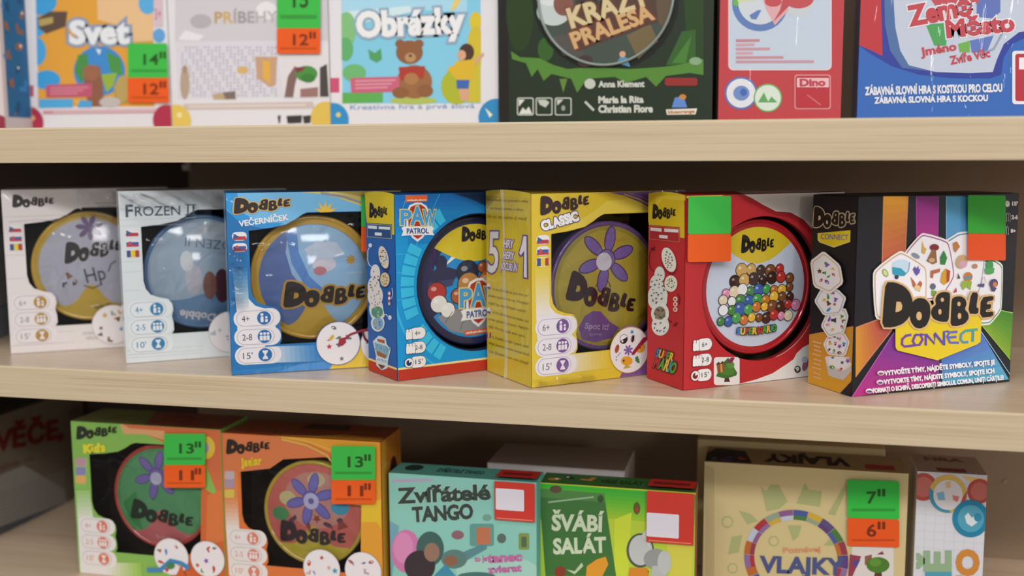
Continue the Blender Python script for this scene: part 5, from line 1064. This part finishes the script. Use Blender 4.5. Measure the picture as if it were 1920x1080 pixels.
# teal box
B = low(728, 887, 1007, .066, .034, 'teal box with dark lettering, a pink round hood and a red sticker, lower shelf', '#6fb5a6')
B.solid('#69ad9e'); A = B.face('front'); A.crop(*B3); w_, h_ = B.w, B.h
A.poly([0j, w_+0j, complex(w_, h_), complex(0, h_)], '#86c0b2', 0)
A.poly([(80, 600), (150, 640), (110, 929), (80, 929)], '#6f9fb0', 1); A.poly([(110, 370), (345, 365), (345, 378), (110, 384)], '#b59ab8', 2)
A.text('Zvířátelé', (150, 505), (675, 482), 84, '#39423c', 4, bold=.04, out='#a5cfc2', ow=.03); A.text('TANGO', (232, 612), (578, 592), 80, '#39423c', 4, bold=.05, out='#a5cfc2', ow=.03)
A.ell((190, 785), 85, 125, '#c474a4', 3); A.ell((175, 765), 58, 90, '#cf86b0', 4); A.ell((330, 770), 80, 100, '#3f5f5a', 4); A.ell((340, 790), 45, 55, '#8f6f5f', 5); A.ell((270, 870), 90, 90, '#3a2f34', 4); A.ell((470, 830), 75, 55, '#5a7a74', 4); A.ell((450, 840), 40, 30, '#8a5f4a', 5); A.poly([(500, 800), (660, 730), (660, 770), (520, 850)], '#57858a', 3)
A.ell((490, 690), 36, 26, '#8a5f6a', 3); A.rr((600, 645), (680, 745), 12, '#b5704f', 3); A.rr((560, 625), (700, 755), 14, '#5f938c', 2); A.ell((745, 710), 26, 28, '#5a6a62', 3); A.rr((845, 680), (905, 775), 10, '#7f8f4a', 3); A.rr((860, 700), (890, 760), 6, '#4a6a4a', 4); A.ell((660, 590), 26, 20, '#6f9a8c', 2)
A.ell((720, 900), 240, 90, '#9fcabe', 2); A.text('to je', (590, 845), (660, 840), 30, '#b56a9a', 4, bold=.05); A.text('tanec', (665, 850), (860, 838), 48, '#b56a9a', 4, bold=.06); A.text('zvierat', (670, 912), (860, 900), 40, '#b56a9a', 4, bold=.05); A.ell((600, 930), 110, 25, '#46706c', 4); A.poly([(350, 929), (420, 860), (480, 929)], '#3f86a0', 5)
A.build('front_panel')
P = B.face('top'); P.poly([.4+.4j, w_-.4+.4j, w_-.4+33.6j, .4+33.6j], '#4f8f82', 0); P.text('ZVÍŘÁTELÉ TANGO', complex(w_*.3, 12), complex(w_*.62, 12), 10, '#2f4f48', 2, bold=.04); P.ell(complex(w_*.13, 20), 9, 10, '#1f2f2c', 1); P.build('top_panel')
def red_label(B, A0, p, q, wl, label):
    """red folded sticker: front part and the strip turned over the top edge"""
    A = B.face('front', 'label'); A.c = A0.c
    u0 = A.uv(p)[0]*1000; u1 = A.uv(q)[0]*1000; v1 = B.h-.1; v0 = A.uv(q)[1]*1000
    A.poly([complex(u0, v0), complex(u1, v0), complex(u1, v1), complex(u0, v1)], '#c4382c', 40)
    a = A.uv(wl[0]); b = A.uv(wl[1]); A.rr(complex(a[0]*1000, b[1]*1000), complex(b[0]*1000, a[1]*1000), 1.2, '#d8d2dc', 42); A.poly([complex(u0+2, v0+1.2), complex(u1-2, v0+1.2), complex(u1-2, v0+2.2), complex(u0+2, v0+2.2)], '#d9806a', 42)
    A.build('price_label', label='red sticker with a white panel')
    P = B.face('top', 'label'); P.poly([complex(u0, .1), complex(u1, .1), complex(u1+1, 22), complex(u0+1, 22)], '#a8241f', 40); P.poly([complex(u0+5, 7), complex(u1-5, 7), complex(u1-5, 14), complex(u0+5, 14)], '#6f1512', 42); P.build('price_label', label='red sticker flap folded over the top')
red_label(B, A, (707, 385), (942, 612), ((715, 412), (880, 548)), '')

# green box
B = low(1010, 905, 1306, .085, .032, 'green box with a dark green title panel, grey bowl and a red sticker', '#4f9a3a')
B.solid('#8a4a30'); A = B.face('front'); A.crop(*B3); w_, h_ = B.w, B.h
A.poly([0j, w_+0j, complex(w_, h_), complex(0, h_)], '#a4c234', 0)
A.grad((960, 390), (1900, 460), (1900, 640), (960, 560), '#35a534', '#9ac032', 1, 8); A.poly([(960, 560), (1900, 640), (1900, 929), (960, 929)], '#b0c83c', 0)
A.poly([(1400, 600), (1500, 560), (1480, 929), (1400, 929)], '#c3d23a', 2); A.poly([(1700, 740), (1860, 740), (1850, 929), (1720, 929)], '#c9c44a', 2)
A.poly([(960, 420), (1340, 450), (1410, 929), (1000, 929)], '#3f6f38', 4); A.poly([(960, 420), (1340, 450), (1348, 500), (965, 470)], '#4f7f44', 5); A.poly([(945, 600), (975, 600), (1000, 929), (945, 929)], '#a8c440', 5)
A.poly([(1015, 495), (1280, 465), (1282, 474), (1016, 505)], '#8fb08a', 6); A.ell((1060, 425), 35, 22, '#5a4a3a', 5); A.ell((1320, 480), 18, 22, '#35522f', 5)
A.text('ŠVÁBÍ', (1040, 660), (1330, 668), 88, '#c5d2b4', 7, bold=.04); A.text('SALÁT', (1050, 798), (1350, 788), 84, '#c5d2b4', 7, bold=.04); A.poly([(1120, 890), (1170, 900), (1210, 850), (1220, 870), (1170, 918)], '#b9c8a4', 7)
A.poly([(1235, 929), (1240, 870), (1300, 830), (1350, 815), (1365, 860), (1330, 929)], '#d9952c', 8); A.ell((1085, 905), 32, 34, '#8a3a2a', 8); A.ell((1530, 535), 20, 36, '#5a5a2a', 4); A.ell((1530, 545), 9, 16, '#a8402c', 5)
A.ell((1550, 780), 80, 100, '#50584a', 4); A.ell((1552, 778), 68, 88, '#b9bcba', 5); A.poly([(1560, 690), (1590, 650), (1620, 700), (1600, 760)], '#c5c8c6', 6); A.ell((1640, 830), 70, 60, '#8f9490', 6); A.ell((1690, 850), 40, 70, '#b5b8b6', 7); A.poly([(1620, 870), (1730, 860), (1700, 929), (1610, 929)], '#b0b4b2', 6); A.poly([(1490, 880), (1590, 880), (1600, 929), (1480, 929)], '#cf842c', 6); A.ell((1560, 905), 40, 22, '#5a3a22', 5)
A.build('front_panel')
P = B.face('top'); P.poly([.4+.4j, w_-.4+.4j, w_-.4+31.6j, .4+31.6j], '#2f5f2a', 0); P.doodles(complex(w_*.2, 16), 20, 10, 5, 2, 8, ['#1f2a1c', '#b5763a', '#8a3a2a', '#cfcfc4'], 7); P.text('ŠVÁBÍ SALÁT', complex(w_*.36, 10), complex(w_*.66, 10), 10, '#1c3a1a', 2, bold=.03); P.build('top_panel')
red_label(B, A, (1590, 470), (1860, 745), ((1590, 553), (1775, 705)), '')

# box lying behind
a = on_y(913, 868, .124); b = on_y(1172, 868, .124)
B = Carton('pale grey box lying in the shade behind the teal and green boxes', a.x, .124, Z_LOW, 0, b.x-a.x, a.z-Z_LOW, .075, group=GL); B.solid('#b3aaa8'); P = B.face('front'); P.rr(1+1j, complex(B.W*1000-1, B.H*1000-1), 1, '#c4bebf', 0); P.build('front_panel'); P = B.face('top'); P.rr(1+1j, complex(B.W*1000-1, 74), 1, '#94867f', 0); P.build('top_panel')

# beige box with the flags
B = low(1320, 866, 1706, .15, .055, 'beige box with a ring of coloured flags and a green and an orange price', '#cfbf8c')
B.solid('#cbbb88'); A = B.face('front'); A.crop(*B4); w_, h_ = B.w, B.h
A.poly([0j, w_+0j, complex(w_, h_), complex(0, h_)], '#cdbd8b', 0); A.poly([(98, 280), (150, 300), (150, 914), (98, 914)], '#bcac7e', 1)
GR = '#a8ae78'
for p in ([(415, 400), (445, 430), (475, 390), (520, 395), (570, 490), (520, 530), (450, 545)], [(620, 500), (670, 380), (690, 420), (765, 430), (755, 520)], [(800, 560), (900, 380), (905, 420), (840, 570)], [(290, 540), (360, 560), (400, 600), (340, 620)], [(250, 690), (310, 680), (290, 780), (230, 790)], [(570, 625), (650, 625), (630, 690), (600, 715)], [(775, 740), (820, 690), (860, 740)]): A.poly(p, GR, 2)
for p, r in (((225, 605), 34), ((490, 715), 30), ((255, 870), 30)): A.ell(p, r, r, GR, 2); A.ell(p, r*.75, r*.75, '#cdbd8b', 3)
FC = ['#8a6a9c', '#b5682f', '#b9c2d6', '#a8323c', '#8fa08a', '#8a5a8c', '#4a5a9a', '#c9a83a', '#5a4f7a', '#4a7a3f', '#8f3a4a', '#5a3f7a']
ct = A.uv((615, 815)); CT = complex(ct[0]*1000, ct[1]*1000); r1 = abs(A.uv((320, 815))[0]*1000-CT.real)
for k in range(14):
    A.ring(CT, r1*.80, r1, FC[k % 12], 4, 196-k*17, 196-k*17-16.4, 5); A.ring(CT, r1*.80, r1*.885, FC[(k*7+3) % 12], 5, 196-k*17, 196-k*17-16.4, 5)
for k in range(10): A.ring(CT, r1*.80, r1, FC[(k*5+1) % 12], 4, 196+k*11.2, 196+k*11.2+10.4, 4)
A.text('Poznávej', (545, 782), (755, 775), 30, '#cf8f6a', 5, bold=.03); A.text('VLAJKY', (415, 890), (885, 905), 88, '#4a5484', 6, bold=.04)
A.rr((935, 745), (1175, 1000), 10, '#d6d2ce', 6); A.ell((1085, 850), 66, 45, '#4a7a2c', 8); A.ell((1070, 835), 34, 24, '#5f8f38', 9); A.poly([(1070, 880), (1105, 880), (1110, 930), (1060, 930)], '#5a3a2a', 7); A.poly([(1010, 800), (1050, 790), (1050, 850), (1010, 850)], '#8a5a4a', 7); A.poly([(1080, 790), (1110, 770), (1120, 790)], '#8a3a4a', 9); A.poly([(925, 790), (990, 800), (940, 914), (915, 914)], '#8f3a54', 7); A.poly([(940, 830), (985, 820), (960, 870)], '#4a4a8c', 8)
A.build('front_panel'); B.price(A, ((910, 358), (1205, 735)), .575, col=('#33b944', '#e5571a'), digits=('7', '6'), tilt=10)
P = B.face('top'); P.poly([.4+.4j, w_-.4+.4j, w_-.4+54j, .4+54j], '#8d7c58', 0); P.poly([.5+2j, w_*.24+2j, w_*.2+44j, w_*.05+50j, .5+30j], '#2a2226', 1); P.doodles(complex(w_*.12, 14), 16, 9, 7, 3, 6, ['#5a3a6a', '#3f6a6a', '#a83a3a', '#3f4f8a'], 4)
P.text('VLAJKY', complex(w_*.72, 38), complex(w_*.31, 38), 26, '#241c1c', 3, bold=.05); P.poly([w_*.8+6j, w_*.94+6j, w_*.94+22j, w_*.8+22j], '#8a2a34', 2); P.build('top_panel')
a = on_y(1308, 824, .212); b = on_y(1661, 824, .212)
B = Carton('taller plain beige box standing behind the box with the ring of flags', a.x, .212, Z_LOW, 0, b.x-a.x, a.z-Z_LOW, .05, group=GL); B.solid('#bfae80')

# white box with lottery balls
B = low(1719, 884, 1853, .16, .06, 'narrow white box with blue and red balls, lower right', '#d6d6da')
B.solid('#c9c6c8'); A = B.face('front'); A.crop(*B4); w_, h_ = B.w, B.h
A.poly([0j, w_+0j, complex(w_, h_), complex(0, h_)], '#d3d6de', 0)
for k in range(7): A.line([complex(w_*k/7, .5), complex(w_*k/7, h_-1)], .3, '#c2c8d6', 1)
for k in range(24): A.line([complex(.5, k*8), complex(w_-.5, k*8)], .3, '#c2c8d6', 1)
A.poly([(1560, 340), (1710, 360), (1712, 420), (1640, 400)], '#dcbf7a', 1)
def ball(c, r, col, ic, L): A.ell(c, r, r*1.02, col, L); A.ell(c, r*.72, r*.74, ic, L+1)
ball((1345, 405), 78, '#b8504a', '#c5726a', 2); ball((1665, 430), 70, '#b04a46', '#bf6a62', 2); ball((1485, 445), 108, '#d2b45a', '#ddd3d0', 4); A.ell((1485, 445), 108, 108, '#3f93b4', 4, a0=80, a1=200); A.ell((1485, 445), 108, 108, '#b8504a', 4, a0=-10, a1=70); A.ell((1485, 450), 84, 86, '#d9d8de', 6); A.poly([(1420, 440), (1460, 430), (1470, 480), (1430, 480)], '#7fb4d4', 7); A.poly([(1510, 450), (1550, 460), (1540, 490), (1515, 480)], '#cf7a7a', 7); A.poly([(1470, 380), (1500, 370), (1500, 410), (1475, 410)], '#d9b98a', 7)
ball((1615, 585), 105, '#1f7fa4', '#4f9fba', 9); A.poly([(1580, 570), (1600, 550), (1620, 580), (1650, 560), (1660, 600), (1620, 630), (1590, 610)], '#d2dde2', 12); A.ell((1655, 578), 22, 24, '#2f86a8', 13)
def vtext(t, x, y0, y1, h, cols): A.text(t, (x, y0), (x, y1), h, '#fff', 5, bold=.06, cols=cols)
vtext('ZEMĚ', 1495, 1290, 780, 130, ['#b8504a', '#3f9aa8', '#4f9ab4', '#8fae8a']); vtext('MĚSTO', 1655, 1350, 770, 115, ['#b8504a', '#c9a04a', '#3f93b4', '#cf9a3a', '#c9863a'])
A.build('front_panel')
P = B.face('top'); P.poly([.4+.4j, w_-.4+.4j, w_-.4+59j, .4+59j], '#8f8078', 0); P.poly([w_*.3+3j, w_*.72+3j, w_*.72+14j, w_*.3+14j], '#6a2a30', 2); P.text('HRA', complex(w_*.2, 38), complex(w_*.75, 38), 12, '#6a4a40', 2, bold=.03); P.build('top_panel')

# ------------------------------------------------------------------ boxes at the far left
xs = -.838; zt = on_x(30, 770, xs).z
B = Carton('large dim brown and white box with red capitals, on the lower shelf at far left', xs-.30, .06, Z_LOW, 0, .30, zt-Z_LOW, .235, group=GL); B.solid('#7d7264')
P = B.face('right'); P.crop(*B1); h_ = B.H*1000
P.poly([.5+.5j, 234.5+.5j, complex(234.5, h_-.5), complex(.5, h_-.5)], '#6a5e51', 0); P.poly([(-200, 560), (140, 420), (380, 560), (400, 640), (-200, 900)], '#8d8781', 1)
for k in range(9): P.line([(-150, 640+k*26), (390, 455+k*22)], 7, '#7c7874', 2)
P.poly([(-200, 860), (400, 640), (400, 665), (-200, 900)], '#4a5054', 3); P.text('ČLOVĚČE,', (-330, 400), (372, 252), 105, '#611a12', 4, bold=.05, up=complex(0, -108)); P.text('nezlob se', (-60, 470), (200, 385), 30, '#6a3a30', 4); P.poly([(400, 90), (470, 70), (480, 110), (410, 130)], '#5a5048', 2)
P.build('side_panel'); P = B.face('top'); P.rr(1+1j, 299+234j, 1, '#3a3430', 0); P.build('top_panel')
q0 = on_z(0, 634, 0); q1 = on_z(17, 627, 0); an = math.atan2(q1.y-q0.y, q1.x-q0.x)
e = Vector((math.cos(an), math.sin(an), 0)); st = q0-e*.10
zt = .136
B = Carton('grey box with sideways lettering, half hidden behind the leftmost white box', st.x, st.y, 0, an, .155, zt, .05, group='boxes on the middle shelf'); B.solid('#8f9296')
A = B.face('front'); w_ = B.W*1000; h_ = zt*1000; A.poly([0j, w_+0j, complex(w_, h_), complex(0, h_)], '#8d8f94', 0); A.poly([0j, w_+0j, complex(w_, 34), complex(0, 34)], '#7f8894', 1); A.line([complex(1, 34), complex(w_-1, 34)], 1, '#4a4a50', 2); A.line([complex(1, h_-14), complex(w_-1, h_-14)], .8, '#5a5a60', 2)
A.text('krycie mená', complex(106, 50), complex(106, h_-24), 7, '#4a4a50', 3); A.build('front_panel')
